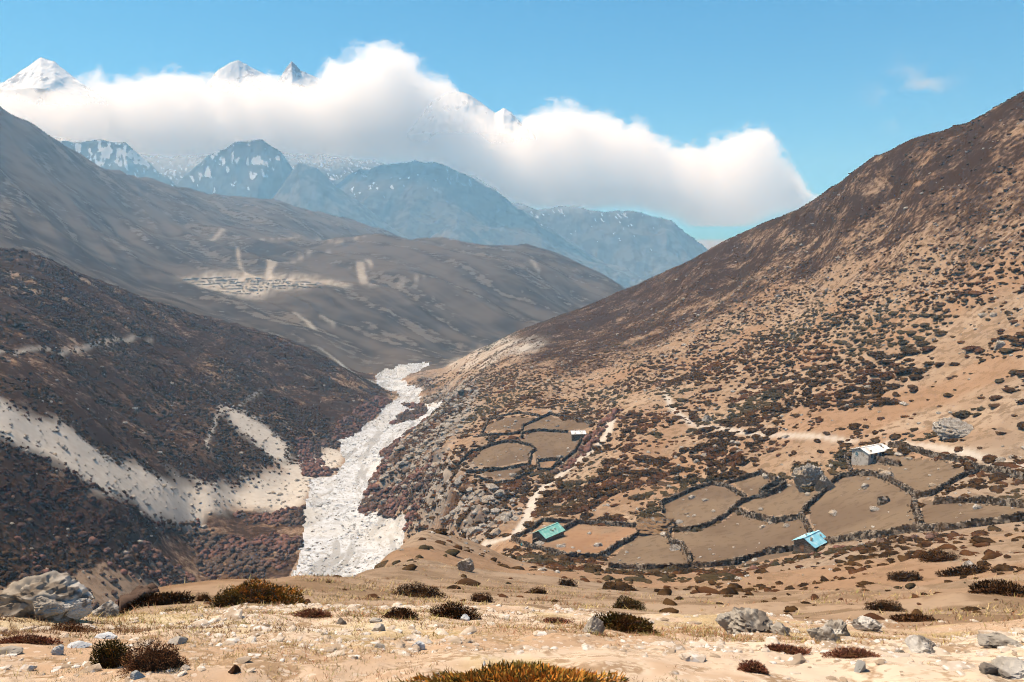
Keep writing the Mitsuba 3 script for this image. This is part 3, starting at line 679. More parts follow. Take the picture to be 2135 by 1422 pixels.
sx, sy, g = sow(60000, 45, 640, -8, 39, right_density, 101)
rad = np.hypot(sx, sy)
ss = np.clip(g.lognormal(-0.05, 0.5, len(sx)), 0.4, 2.2) * np.clip(rad / 240, 0.4, 1) * (1 - 0.45 * grid_at(bare, sx, sy)) * (1 - 0.3 * grid_at(bluff_m, sx, sy)) * np.clip(1.35 - rad / 700, 0.5, 1)
order, taken = np.argsort(-ss), np.zeros(len(sx), bool)
near_pairs = cKDTree(np.stack([sx, sy], -1))
gone = np.zeros(len(sx), bool)
for i in order:
    if not gone[i]:
        taken[i] = True
        gone[near_pairs.query_ball_point((sx[i], sy[i]), ss[i] * (1.5 if clump(sx[i], sy[i], 26, 9) < 0.5 else 0.9))] = True
sx, sy, ss, rad = sx[taken], sy[taken], ss[taken], rad[taken]
ux, uy, g2 = sow(65000, 150, 760, -10, 40, lambda x, y: grid_at(RIGHT, x, y) * np.clip((0.5 * clump(x, y, 24, 17) + 0.5 * clump(x, y, 5, 18) - 0.42 + 0.02 * grid_at(upper_m, x, y) + 0.14 * grid_at(bluff_m, x, y)) * 4, 0, 1), 111)
us = np.clip(g2.lognormal(-0.6, 0.45, len(ux)), 0.22, 1.3) * (1 - 0.35 * grid_at(bare, ux, uy))
sx, sy, ss = np.concatenate([sx, ux]), np.concatenate([sy, uy]), np.concatenate([ss, us])
rad = np.hypot(sx, sy)
sz = ground_z(sx, sy) - 0.12 * ss
st = g.uniform(0.42, 0.72, len(sx))
turn, pick, long = g.uniform(0, 6.28, len(sx)), g.integers(0, 6, len(sx)), g.uniform(0.9, 1.9, len(sx))
ang = ss / rad
order = np.argsort(-ang)
infr = np.abs(np.degrees(np.arctan2(sx, sy))) < 33.5
big = [i for i in order if infr[i]][:262]
rest = np.setdiff1d(np.arange(len(sx)), big)
SMALL = [shrub_proto(1, 200 + k) for k in range(6)]
LARGE = []
for k in range(6):
    v, f = shrub_proto(2, 300 + k)
    LARGE.append(join([(v, f), tufts(v, f, 260, 0.3, np.random.default_rng(400 + k))]))
put('shrubs', scatter_mesh(SMALL, sx[rest], sy[rest], sz[rest], ss[rest], st[rest], pick[rest], turn[rest], long[rest]), 'shrub', 'countless small dark shrubs dotting the dry hillside', 'shrubs', None, 'stuff', smooth=True)
for i in big:
    v, f = LARGE[pick[i]]
    w = v * [ss[i] * long[i], ss[i], ss[i] * st[i]] @ spin(turn[i]).T + [sx[i], sy[i], sz[i]]
    if rad[i] < 125:
        put('shrub', (w, f), 'shrub', 'low spreading dark shrub on the near tan slope below the walled fields', 'shrub', 'shrubs on the near slope')
    else:
        b_ = math.atan2(sx[i], sy[i])
        lab, grp = (('dark rounded shrub among many on the open slope above the white walled house', 'shrubs above the white house') if b_ > 0.36 else
                    ('dark rounded shrub among many on the dry ground uphill of the middle fields', 'shrubs uphill of the middle fields') if b_ > 0.17 else
                    ('dark rounded shrub on the broken ground between river bluff, terrace fields and turquoise hut', 'shrubs by the terrace fields'))
        put('shrub', (w, f), 'shrub', lab, 'shrub', grp)

fx, fy, g = sow(9000, 12, 170, -26, 38, lambda x, y: grid_at((cls == 1) | (cls == 2), x, y) * np.clip(clump(x, y, 6, 51) * 1.6 + clump(x, y, 19, 52) * 0.9 - 0.95, 0.02, 1) * np.where(np.arctan2(x, y) > 0.1, 1, 0.35), 121)
fs_ = np.clip(g.lognormal(-1.5, 0.5, len(fx)), 0.08, 0.6) * np.clip(np.hypot(fx, fy) / 60, 0.35, 1.2)
put('tufts', scatter_mesh(SMALL, fx, fy, ground_z(fx, fy), fs_, g.uniform(0.4, 0.8, len(fx)), g.integers(0, 6, len(fx)), g.uniform(0, 6.28, len(fx)), g.uniform(1, 2.2, len(fx))), 'shrub', 'small brown grass and heather tufts on the meadow and near slope', 'tufts', None, 'stuff', smooth=True)

# dense heath of the left-hand hillside
left_s = gaussian_filter(left_m, 2) * OPEN
hx, hy, g = sow(120000, 190, 760, -44, 2, lambda x, y: grid_at(left_s, x, y) * np.clip((0.35 * clump(x, y, 38, 13) + 0.3 * clump(x, y, 8, 14) + 0.45 * clump(0.3 * x + 0.95 * y, (0.95 * x - 0.3 * y) / 7, 9, 16) - 0.40 + 0.25 * grid_at(lower_m, x, y)) * 3.2, 0.02, 1), 102)
hs = np.clip(g.lognormal(-0.6, 0.42, len(hx)), 0.25, 1.4)
put('heath', scatter_mesh([(v * (1 + 0.25 * np.random.default_rng(k).uniform(-1, 1, (len(v), 1))), f) for k, (v, f) in enumerate([ICO[0]] * 5)], hx, hy, ground_z(hx, hy), hs, g.uniform(0.6, 1.15, len(hx)), g.integers(0, 5, len(hx)), g.uniform(0, 6.28, len(hx)), g.uniform(1, 1.35, len(hx))), 'heath', 'dark low heath covering the shaded hillside across the river', 'heath', None, 'stuff', smooth=True)

# bare thickets on the floodplain, the islands, the bluff foot and the belt below the fields
belt = LineString([at(x, y, 90)[:2] for x, y in ((1545, 1190), (1640, 1172), (1720, 1152), (1800, 1140), (1900, 1124), (1980, 1118))]).buffer(1.8)
ravine = LineString([at(x, y, 150)[:2] for x, y in ((1165, 985), (1200, 955), (1235, 915), (1262, 882), (1285, 860))]).buffer(3.0)
bankside = LineString([river_pt(*p) for p in ((770, 1075), (752, 1050), (790, 985), (800, 960), (835, 915), (880, 880), (925, 855))]).buffer(5)
bank2 = LineString([river_pt(*p) for p in ((860, 1100), (800, 1075), (765, 1055))]).buffer(13)
bank3 = LineString([river_pt(*p) for p in ((690, 985), (655, 990), (640, 945), (690, 930), (730, 900), (800, 840))]).buffer(7)
thick_m = np.clip(inside(belt) + inside(ravine) + (inside(bankside) + inside(bank2) + inside(bank3)) * (R > 250) + sum(inside(i) for i in islands) + flood_m * np.clip((meshkit.fbm(np.stack([X / 26, Y / 18, 0 * X], -1), 3, 15) - 0.44) * 7, 0, 1), 0, 1) * (1 - river_m) * (1 - np.clip(field_m, 0, 1))
tx, ty, g = sow(110000, 90, 660, -34, 34, lambda x, y: grid_at(thick_m, x, y) * 0.9, 103)
brow = lambda x, y: np.where(np.arctan2(x, y) < -0.46, (np.hypot(x, y) > 17), np.hypot(x, y) > 42 - 12 * np.clip((-0.2 - np.arctan2(x, y)) / 0.26, 0, 1)) * np.clip((clump(x, y, 7, 44) * 0.5 + clump(x, y, 22, 45) * 0.5 - 0.25) * 4, 0.1, 1)
g3 = np.random.default_rng(113)
va, vr = g3.uniform(-0.6, -0.23, 7000), np.exp(g3.uniform(math.log(15), math.log(262), 7000))
vx, vy = vr * np.sin(va), vr * np.cos(va)
kk = (g3.uniform(size=7000) < brow(vx, vy)) & grid_at(SEEN, vx, vy)
vx, vy = vx[kk], vy[kk]
tx, ty = np.concatenate([tx, vx]), np.concatenate([ty, vy])
tsz = np.clip(g.lognormal(0.0, 0.35, len(tx)), 0.5, 2.2) * np.clip(np.hypot(tx, ty) / 300, 0.16, 1)
put('thicket', scatter_mesh(SMALL, tx, ty, ground_z(tx, ty), tsz, g.uniform(0.7, 1.15, len(tx)), g.integers(0, 6, len(tx)), g.uniform(0, 6.28, len(tx))), 'thicket', 'leafless reddish brown thicket along the river banks and floodplain', 'thicket', None, 'stuff', smooth=True)

# stones: river cobbles, scree, loose rock on the hillside
ROCKS = [rock_proto(0, 500 + k, 4) for k in range(6)]
rx, ry, g = sow(70000, 255, 900, -20, -2, lambda x, y: grid_at(river_m, x, y) * np.clip(clump(x, y, 14, 21) * 1.5 - 0.2, 0.1, 1), 104)
rs = np.clip(g.lognormal(-1.3, 0.5, len(rx)), 0.14, 1.2)
put('river_stones', scatter_mesh(ROCKS, rx, ry, ground_z(rx, ry) + 0.1 * rs, rs, g.uniform(0.5, 0.9, len(rx)), g.integers(0, 6, len(rx)), g.uniform(0, 6.28, len(rx)), g.uniform(1, 1.6, len(rx))), 'gravel', 'pale grey stones filling the dry riverbed', 'stones', None, 'stuff')
lx, ly, g = sow(60000, 60, 640, -44, 38, lambda x, y: np.clip(0.8 * grid_at(scree_m, x, y) + (0.05 + 0.8 * grid_at(bluff_m, x, y) + 0.35 * np.clip(clump(x, y, 22, 23) * 4 - 2.7, 0, 1)) * grid_at(RIGHT, x, y) + 0.04 * grid_at(left_s, x, y) + 0.12 * grid_at(np.clip(field_m, 0, 1), x, y), 0, 1) * np.clip(1.3 - np.hypot(x, y) / 520, 0.2, 1), 105)
ls = np.clip(g.lognormal(-0.75, 0.5, len(lx)), 0.15, 1.4) * np.clip(np.hypot(lx, ly) / 200, 0.45, 1) * (1 + 0.9 * grid_at(bluff_m, lx, ly))
put('loose_rock', scatter_mesh(ROCKS, lx, ly, ground_z(lx, ly) + 0.1 * ls, ls, g.uniform(0.5, 0.9, len(lx)), g.integers(0, 6, len(lx)), g.uniform(0, 6.28, len(lx)), g.uniform(1, 1.6, len(lx))), 'rock', 'loose pale rocks strewn over scree, bluff and hillside', 'rocks', None, 'stuff')

# ------------------------------------------------------------------ dry stone walls
BOX = np.array([[x, y, z] for x in (-1, 1) for y in (-1, 1) for z in (-1, 1)], float)
BOXF = np.array([[0, 1, 3], [0, 3, 2], [4, 6, 7], [4, 7, 5], [0, 4, 5], [0, 5, 1], [2, 3, 7], [2, 7, 6], [0, 2, 6], [0, 6, 4], [1, 5, 7], [1, 7, 3]])


def wall_path(pix, rmin=100):
    q = []
    for (xa, ya), (xb, yb) in zip(pix[:-1], pix[1:]):
        for t in np.linspace(0, 1, 5):
            h = at(xa + (xb - xa) * t, ya + (yb - ya) * t, rmin)
            if not q or (0.2 < math.dist(h[:2], q[-1]) < 45): q.append(tuple(h[:2]))
    return LineString(q).simplify(0.5)


def stone_wall(line, label, high=1.1, group=None, name='dry_stone_wall'):
    g = np.random.default_rng(int(abs(line.length) * 1000) % 99991)
    vs, d = [], 0.0
    while d < line.length:
        p, q = line.interpolate(d), line.interpolate(min(d + 0.3, line.length))
        a = math.atan2(q.y - p.y, q.x - p.x)
        h, lv = 0.0, 0
        top = high * (0.72 + 0.5 * meshkit.noise([d / 5, 0, line.length], 3)) * (0.25 if g.uniform() < 0.02 else 1)
        while h < top:
            sh = g.uniform(0.14, 0.26)
            wide = 0.31 * (1 - 0.3 * h / high)
            for side in ((-1, 1) if lv % 2 == 0 else (0,)):
                v = (BOX * [g.uniform(0.26, 0.46), wide * (0.55 if side else 1.0) * g.uniform(0.8, 1.2), sh * g.uniform(0.9, 1.3)] + g.uniform(-0.05, 0.05, (8, 3))) @ spin(a + g.uniform(-0.35, 0.35)).T
                off = side * wide * 0.5 + g.uniform(-0.08, 0.08)
                x, y = p.x - math.sin(a) * off + g.uniform(-0.1, 0.1), p.y + math.cos(a) * off
                vs.append(v + [x, y, float(h + sh * 0.8)])
            h += sh * 1.65; lv += 1
        if g.uniform() < 0.25:
            v = (BOX * g.uniform(0.1, 0.24, 3)) @ spin(g.uniform(0, 3)).T
            off = g.choice([-1, 1]) * g.uniform(0.6, 1.1)
            vs.append(v + [p.x - math.sin(a) * off, p.y + math.cos(a) * off, 0.1])
        d += g.uniform(0.42, 0.6)
    vs = np.array(vs)
    c = vs.mean(1)
    vs[:, :, 2] += (ground_z(c[:, 0], c[:, 1]) - 0.12)[:, None]
    return put(name, (vs.reshape(-1, 3), (BOXF[None] + 8 * np.arange(len(vs))[:, None, None]).reshape(-1, 3)), 'wallstone', label, 'stone wall', group)


WALLS = [
    ([(1129, 1088), (1202, 1091), (1260, 1094), (1325, 1099)], 'stone wall along the uphill edge of the reddish field by the turquoise roofed hut'),
    ([(1069, 1126), (1113, 1104), (1129, 1088)], 'short stone wall behind the turquoise roofed hut on its river side'),
    ([(1113, 1135), (1160, 1114), (1202, 1091)], 'stone wall dividing the turquoise roofed hut from the reddish field'),
    ([(1069, 1126), (1094, 1139), (1129, 1148), (1183, 1162), (1202, 1161), (1246, 1165)], 'stone wall along the downhill edge of the reddish field'),
    ([(1246, 1165), (1278, 1145), (1313, 1128), (1335, 1107)], 'curving stone wall from the grassy overhanging boulder down the reddish field'),
    ([(1272, 1183), (1303, 1186), (1366, 1189), (1439, 1184)], 'dark stone wall along the bottom of the small pale field'),
    ([(1439, 1184), (1490, 1181), (1530, 1178), (1555, 1168), (1595, 1157), (1660, 1148)], 'stone wall running from the pale field bottom to the blue roofed hut'),
    ([(1397, 1107), (1392, 1118), (1401, 1135), (1423, 1139), (1436, 1158), (1439, 1180)], 'broken pale stone wall winding down below the grassy overhanging boulder'),
    ([(1417, 1107), (1442, 1107), (1471, 1099), (1506, 1082), (1525, 1066)], 'stone wall climbing right from the grassy overhanging boulder to a wall junction'),
    ([(1382, 1069), (1377, 1052), (1414, 1037), (1446, 1022), (1484, 1010)], 'stone wall along the upper left edge of the field above the overhanging boulder'),
    ([(1484, 1010), (1515, 1015), (1537, 1028), (1556, 1039)], 'pale crumbling stone wall between the two fields left of the round stone pen'),
    ([(1518, 1009), (1550, 999), (1587, 988), (1617, 1003)], 'stone wall along the uphill side of the round stone pen'),
    ([(1525, 1066), (1544, 1050), (1569, 1040), (1600, 1036)], 'low stone wall curving below the round stone pen'),
    ([(1525, 1066), (1544, 1069), (1560, 1078), (1578, 1083), (1615, 1090), (1671, 1080)], 'thick tumbled stone wall across the middle of the large field'),
    ([(1671, 1080), (1677, 1097), (1690, 1115)], 'short pale stone wall leading down to the blue roofed hut'),
    ([(1671, 1078), (1682, 1058), (1702, 1044), (1727, 1019), (1735, 1008), (1752, 996), (1792, 990), (1826, 993)], 'stone wall rising beside the split grey boulder to the stony field top'),
    ([(1826, 993), (1854, 1002), (1882, 1019), (1902, 1029), (1913, 1038)], 'stone wall along the right upper edge of the stony field'),
    ([(1913, 1038), (1944, 1033), (1963, 1019), (2000, 999), (2042, 985)], 'stone wall climbing right from the stony field corner to the long top wall'),
    ([(1854, 930), (1887, 934), (1927, 948), (1972, 957), (2011, 965), (2045, 982), (2084, 988), (2135, 999), (2260, 1026)], 'long dark stone wall running right from the white walled house'),
    ([(1952, 1051), (2028, 1048), (2135, 1057), (2260, 1064)], 'straight dark stone wall along the top of the right bottom field'),
    ([(1904, 1047), (1916, 1075), (1921, 1103)], 'short stone wall down the left end of the right bottom field'),
    ([(1719, 1133), (1775, 1126), (1831, 1120), (1901, 1109), (1944, 1107)], 'stone wall from the blue roofed hut along the bottom of the stony field'),
    ([(1955, 1108), (2020, 1100), (2084, 1092), (2135, 1086), (2260, 1072)], 'stone wall along the bottom of the right bottom field'),
    ([(1778, 948), (1811, 958), (1840, 965), (1876, 972)], 'low stone terrace wall in front of the white walled house'),
    ([(1775, 948), (1762, 957), (1764, 974), (1774, 988)], 'curved stone wall at the left corner of the white walled house'),
    ([(1004, 907), (1018, 876), (1050, 868), (1085, 862), (1124, 869)], 'thin stone wall round the top left of the terrace fields near the river bluff'),
    ([(1089, 890), (1145, 865), (1215, 878), (1240, 886)], 'peaked stone wall above the small white roofed hut'),
    ([(1089, 904), (1120, 899), (1150, 900), (1184, 902)], 'stone wall leading left from the small white roofed hut'),
    ([(1089, 890), (1087, 914)], 'very short stone wall joining two walls in the middle of the terrace fields'),
    ([(997, 911), (1030, 909), (1057, 907), (1085, 904)], 'stone wall between the two leftmost upper terrace fields'),
    ([(1018, 914), (1022, 930), (1064, 921), (1106, 930), (1117, 939), (1106, 946)], 'stone wall round the top of the largest left terrace field'),
    ([(952, 974), (983, 943), (1020, 931)], 'stone wall on the river side of the largest left terrace field'),
    ([(973, 985), (1054, 978), (1103, 971)], 'straight stone wall dividing the lowest terrace field from the one above'),
    ([(990, 995), (1032, 1008), (1068, 1006), (1092, 992)], 'rounded stone wall at the bottom of the lowest terrace field'),
    ([(1106, 946), (1103, 971), (1099, 990)], 'upright stone wall beside the dark shrubs in the middle of the terrace'),
    ([(1120, 962), (1145, 960), (1166, 960), (1149, 981), (1122, 981), (1120, 964)], 'stone wall enclosing the little tan plot on the terrace'),
    ([(1212, 918), (1198, 943), (1163, 971)], 'stone wall along the ravine side of the terrace below the white roofed hut'),
]
for pix, lab in WALLS:
    stone_wall(wall_path(pix), lab)
c = at(1610, 1024, 100)
ring = LineString([(c[0] + 3.1 * math.cos(t), c[1] + 2.8 * math.sin(t)) for t in np.linspace(0.3, 6.1, 24)])
stone_wall(ring, 'small round roofless stone pen in the upper middle field', 1.5, None, 'stone_pen')
labels['stone_pen']['category'] = 'stone pen'

tw = []
for py, x0, x1 in ((580, 375, 500), (582.5, 372, 560), (585, 380, 600), (587.5, 390, 640), (590, 400, 668), (592.5, 410, 672), (595, 420, 676), (598, 440, 680), (601, 455, 682), (604, 470, 560), (608, 462, 548), (612, 475, 545)):
    q = [at(x, py + 1.2 * math.sin(x / 17 + py), 800) for x in np.arange(x0, x1, 4)]
    for a_, b_ in zip(q[:-1], q[1:]):
        if math.dist(a_[:2], b_[:2]) < 25 and rng.uniform() < 0.5:
            m_ = (a_ + b_) / 2
            tw.append((BOX * [math.dist(a_[:2], b_[:2]) / 2, 0.5, 0.9] + rng.uniform(-0.15, 0.15, (8, 3))) @ spin(math.atan2(b_[1] - a_[1], b_[0] - a_[0])).T + [m_[0], m_[1], ground_z(m_[0], m_[1]) + 0.5])
tw = np.array(tw)
put('terrace_walls', (tw.reshape(-1, 3), (BOXF[None] + 8 * np.arange(len(tw))[:, None, None]).reshape(-1, 3)), 'rock', 'thin terrace walls striping the far cultivated plateau', 'walls', None, 'stuff')

# ------------------------------------------------------------------ huts
def slab_noise(p, n, uv): return fb(p, 0.35, 3)


def stone_face(p, n, uv):
    w = mikit.voronoi((p.x + p.y) / 0.42, p.z / 0.2)
    col = mikit.mix((0.30, 0.25, 0.20), (0.16, 0.125, 0.10), w[2])
    return mikit.mix((0.06, 0.05, 0.04), col, mikit.smoothstep(0.03, 0.14, w[1] - w[0]))


def plaster(p, n, uv): return mikit.mix((0.60, 0.57, 0.53), (0.38, 0.33, 0.28), mikit.smoothstep(0.45, 0.75, fb(p, 0.5, 3)))


def sheet_metal(a, b):
    return lambda p, n, uv: mikit.mix(a, b, mikit.smoothstep(0.4, 0.72, fb(p, 0.8, 3)))


scene['mat_stoneface'], scene['mat_plaster'] = matte(stone_face, 0.7), matte(plaster, 0.75)
for name, a, b in (('blueroof', (0.18, 0.47, 0.62), (0.36, 0.58, 0.68)), ('turquoiseroof', (0.15, 0.43, 0.40), (0.30, 0.54, 0.48)), ('greyroof', (0.62, 0.64, 0.66), (0.45, 0.45, 0.45)), ('paleroof', (0.66, 0.70, 0.72), (0.50, 0.46, 0.42)), ('wood', (0.13, 0.075, 0.045), (0.22, 0.13, 0.08)), ('windowpane', (0.05, 0.10, 0.14), (0.10, 0.18, 0.22)), ('trim', (0.62, 0.60, 0.56), (0.45, 0.42, 0.38)), ('tarp', (0.04, 0.35, 0.42), (0.06, 0.45, 0.5))):
    scene['mat_' + name] = {'type': 'twosided', 'bsdf': {'type': 'principled', 'base_color': mikit.proc(sheet_metal(a, b)), 'roughness': 0.45, 'specular': 0.4}}


def hut(px, py, yaw, length, width, wall_h, ridge_h, wall, roof, label, windows=(), door=None, skew=0.5):
    key = numbered('stone_hut')
    labelled(key, label, 'hut')
    c = at(px, py, 100)
    M, base = spin(yaw), np.array([c[0], c[1], 0])
    cs = (np.array([[sx_, sy_, 0] for sx_ in (-1, 1) for sy_ in (-1, 1)]) * [length / 2, width / 2, 0]) @ M.T + base
    zs = ground_z(cs[:, 0], cs[:, 1])
    base[2] = zs.mean()
    deep = base[2] - zs.min() + 0.3
    def part(name, v, f, mat, smooth=False): scene[f'{key}__{name}'] = mikit.ply((np.asarray(v) @ M.T + base, f), 'mat_' + mat, smooth=smooth)
    prof = Polygon([(-width / 2, -deep), (width / 2, -deep), (width / 2, wall_h), (ridge_h and (skew - 0.5) * width, ridge_h), (-width / 2, wall_h)])
    m = trimesh.creation.extrude_polygon(prof, length, engine='earcut')
    v = np.array(m.vertices)[:, [2, 0, 1]] - [length / 2, 0, 0]
    part('wall', v, np.array(m.faces), wall)
    ry_ = (skew - 0.5) * width
    oh, n = 0.32, int(length / 0.12)
    vs, fs, k = [], [], 0
    for side in (-1, 1):
        run = np.array([side * width / 2 - ry_, wall_h - ridge_h]); run_n = run / np.linalg.norm(run)
        eave = np.array([ry_, ridge_h]) + run + run_n * oh
        nrm = np.array([-run_n[1], run_n[0]]) * side
        xs = np.linspace(-length / 2 - oh, length / 2 + oh, n)
        wv = 0.03 * np.sin(np.arange(n) * math.pi * 0.9) + 0.07
        for t in (0.0, 1.0):
            for lift in (0.0, 0.035):
                q = np.array([ry_, ridge_h]) * (1 - t) + eave * t
                vs.append(np.stack([xs, q[0] + nrm[0] * (wv + lift), q[1] + nrm[1] * (wv + lift)], -1))
        b = k + np.arange(4)[:, None] * n + np.arange(n)
        for lo, hi in ((0, 2), (1, 3), (0, 1), (2, 3)):
            fs.append(np.stack([b[lo, :-1], b[lo, 1:], b[hi, 1:], b[hi, :-1]], -1))
        k += 4 * n
    fs = np.vstack(fs)
    part('roof', np.vstack(vs), np.vstack([fs[:, [0, 1, 2]], fs[:, [0, 2, 3]]]), roof)
    part('roof__ridge_cap', BOX * [length / 2 + oh, 0.14, 0.05] + [0, ry_, ridge_h + 0.14], BOXF, roof)
    for i_ in range(7):
        q_, t_ = rng.uniform(-0.42, 0.42) * length, rng.choice([-1, 1])
        w_ = rng.uniform(0.25, 0.85)
        yy = ry_ + w_ * (t_ * width / 2 - ry_)
        part('roof__stone' if i_ == 0 else f'roof__stone_{i_:03d}', BOX * rng.uniform(0.1, 0.2, 3) + rng.uniform(-0.04, 0.04, (8, 3)) + [q_, yy, ridge_h + w_ * (wall_h - ridge_h) + 0.22], BOXF, 'rock')
    faces = {'end': ((-length / 2, 0), (0, 1)), 'far_end': ((length / 2, 0), (0, 1)), 'side': ((0, -width / 2), (1, 0)), 'far_side': ((0, width / 2), (1, 0))}
    def opening(name, where, u, z0, w, h, mat):
        (ox, oy), (dx, dy) = faces[where]
        half = np.array([w / 2 * dx + 0.05 * dy, w / 2 * dy + 0.05 * dx, h / 2])
        cen = np.array([ox + u * dx, oy + u * dy, z0 + h / 2])
        if name.startswith('window'):
            part(name, BOX * half + cen, BOXF, mat)
            bars = []
            fat = np.array([0.03 * dy, 0.03 * dx, 0])
            for s_ in (-1, 1):
                bars.append((BOX * (np.array([0.06 * dx, 0.06 * dy, h / 2 + 0.1]) + half * [dy, dx, 0] + fat) + cen + s_ * np.array([(w / 2 + 0.03) * dx, (w / 2 + 0.03) * dy, 0]), BOXF))
                bars.append((BOX * (np.array([(w / 2 - 0.03) * dx, (w / 2 - 0.03) * dy, 0.06]) + half * [dy, dx, 0] + fat) + cen + [0, 0, s_ * (h / 2 + 0.03)], BOXF))
            v, f = join(bars)
            part(name + '__frame', v, f, 'trim')
        else:
            part(name, BOX * half + cen, BOXF, mat)
    if door: opening('door', *door, 'wood')
    for i, w in enumerate(windows): opening('window' if i == 0 else f'window_{i:03d}', *w, 'windowpane')
    return key


hut(1690, 1146, math.radians(40), 5.2, 4.2, 1.7, 2.8, 'stoneface', 'blueroof', 'small stone hut with a bright blue metal roof below the large field', [], ('end', 0.4, 0, 0.9, 1.7))
hut(1143, 1122, math.radians(47), 7.6, 4.6, 1.9, 3.2, 'stoneface', 'turquoiseroof', 'brown walled hut with a turquoise green roof at the lowest field corner', [], ('end', -0.3, 0, 0.9, 1.6))
hut(1205, 913, math.radians(4), 5.6, 4.0, 2.1, 2.9, 'stoneface', 'greyroof', 'little dark walled hut with a whitish roof on the terrace over the river', [], ('side', 1.2, 0, 0.9, 1.6))
hut(1815, 955, math.radians(28), 8.2, 4.8, 2.15, 3.0, 'plaster', 'paleroof', 'white walled house with a pale roof and windows above the fields', [('side', 2.3, 0.8, 1.0, 1.1), ('side', 0.3, 0.8, 1.0, 1.1), ('side', -2.9, 0.8, 0.9, 1.1), ('end', 0.9, 0.8, 0.9, 1.0)], ('side', -1.3, 0, 0.95, 1.9))
c = at(1094, 1136, 100)
v, f = shrub_proto(2, 77)
put('tarpaulin', (v * [0.9, 0.7, 0.55] + c, f), 'tarp', 'crumpled turquoise tarpaulin heap beside the turquoise roofed hut', 'tarpaulin', smooth=True)

# ------------------------------------------------------------------ boulders and stones
ICO.append(ico(4))


def boulder(px, py, w, h, label, seed, name='boulder', mat='rock', depth=0.8, level=4, rmin=0.0, cuts=9, rough=0.13, category='boulder', group=None, broken=0):
    p = at(px, py, rmin)
    dist = np.linalg.norm(p)
    W_, H_ = w / F * dist / 2, h / F * dist
    g = np.random.default_rng(seed + 900)
    lumps = []
    for k in range(1 + broken):
        v, f = rock_proto(level if k < 4 else 3, seed + 31 * k, cuts, rough)
        if level >= 3:  # cracks and broken faces
            cr = 1 - np.abs(2 * meshkit.noise(v * [4, 4, 9] + seed, seed + 5) - 1)
            v = v * (1 - 0.10 * np.clip(cr - 0.72, 0, 1)[:, None] / 0.28 + 0.05 * (meshkit.noise(v * 14 + seed, seed + 6) - 0.5)[:, None])
        v = v / np.abs(v).max(0)
        if k == 0: v = v * [0.78 if broken else 1, 1, 0.72]
        else: v = (v * g.uniform(0.2, 0.5, 3)) @ spin(g.uniform(0, 3)).T + [g.uniform(-0.85, 0.85), g.uniform(-0.9, 0.1), g.uniform(-0.2, 0.3)]
        lumps.append((v, f))
    v, f = join(lumps)
    v = v * [W_, W_ * depth, H_]
    away = np.array([p[0], p[1], 0]) / np.hypot(p[0], p[1])
    turn_ = spin(-math.atan2(p[0], p[1]))
    o = p + away * W_ * depth * 0.75
    o[2] = min(p[2], ground_z(o[0], o[1])) + H_ * 0.16
    return put(name, (v @ turn_.T + o, f), mat, label, category, group, smooth=30)


boulder(88, 1289, 205, 80, 'large pale lichen speckled boulder at the far left edge of the ledge', 1, depth=0.55, cuts=7, broken=7)
boulder(226, 1287, 56, 38, 'small pale boulder against the right end of the large speckled boulder', 2)
boulder(1572, 1318, 140, 46, 'broad craggy grey boulder, widest of the rocks on the right ledge', 3, rough=0.2, broken=7)
boulder(1736, 1340, 80, 50, 'grey boulder with dark left face, second from the broad craggy boulder', 4, rough=0.2, broken=7)
boulder(1806, 1316, 52, 26, 'small grey rock just behind the boulder with a dark left face', 5)
boulder(1238, 1322, 46, 48, 'upright pale rock beside the olive bush on the ledge', 6, cuts=12)
boulder(1915, 1362, 74, 32, 'low grey rock in the grass right of the dark faced boulder', 7, broken=4)
boulder(2096, 1352, 84, 20, 'flat grey rock near the right edge of the ledge', 8, broken=4)
boulder(2112, 1416, 90, 28, 'pale rock in the bottom right corner of the ledge', 9, broken=5)
boulder(972, 1192, 36, 32, 'grey rock standing at the foot of the grassy knoll', 10, rmin=30, level=3)
boulder(1372, 1112, 92, 38, 'huge boulder capped with dry grass amid the field walls', 11, rmin=120, mat='cappedrock', cuts=5, rough=0.2)
boulder(1684, 1022, 62, 56, 'big split grey boulder beside the wall of the stony field', 12, rmin=120)
boulder(1722, 1024, 42, 44, 'smaller grey boulder touching the big split boulder', 13, rmin=120)
boulder(1992, 914, 78, 34, 'large flat boulder with a dark underside above the long wall', 14, rmin=120)
boulder(1476, 880, 26, 15, 'whitish rounded boulder on the slope above the upper trail', 15, rmin=120, level=3)
boulder(1840, 1052, 28, 16, 'dark boulder lying alone in the stony field', 16, rmin=120, level=3, mat='wallstone')
boulder(1852, 998, 34, 14, 'pale boulder at the wall on top of the stony field', 17, rmin=120, level=3)
boulder(1410, 1148, 26, 12, 'pale rock beside the broken wall in the bottom field', 18, rmin=120, level=3)
boulder(2082, 728, 26, 18, 'pale boulder high on the hillside near the right edge', 19, rmin=150, level=3)
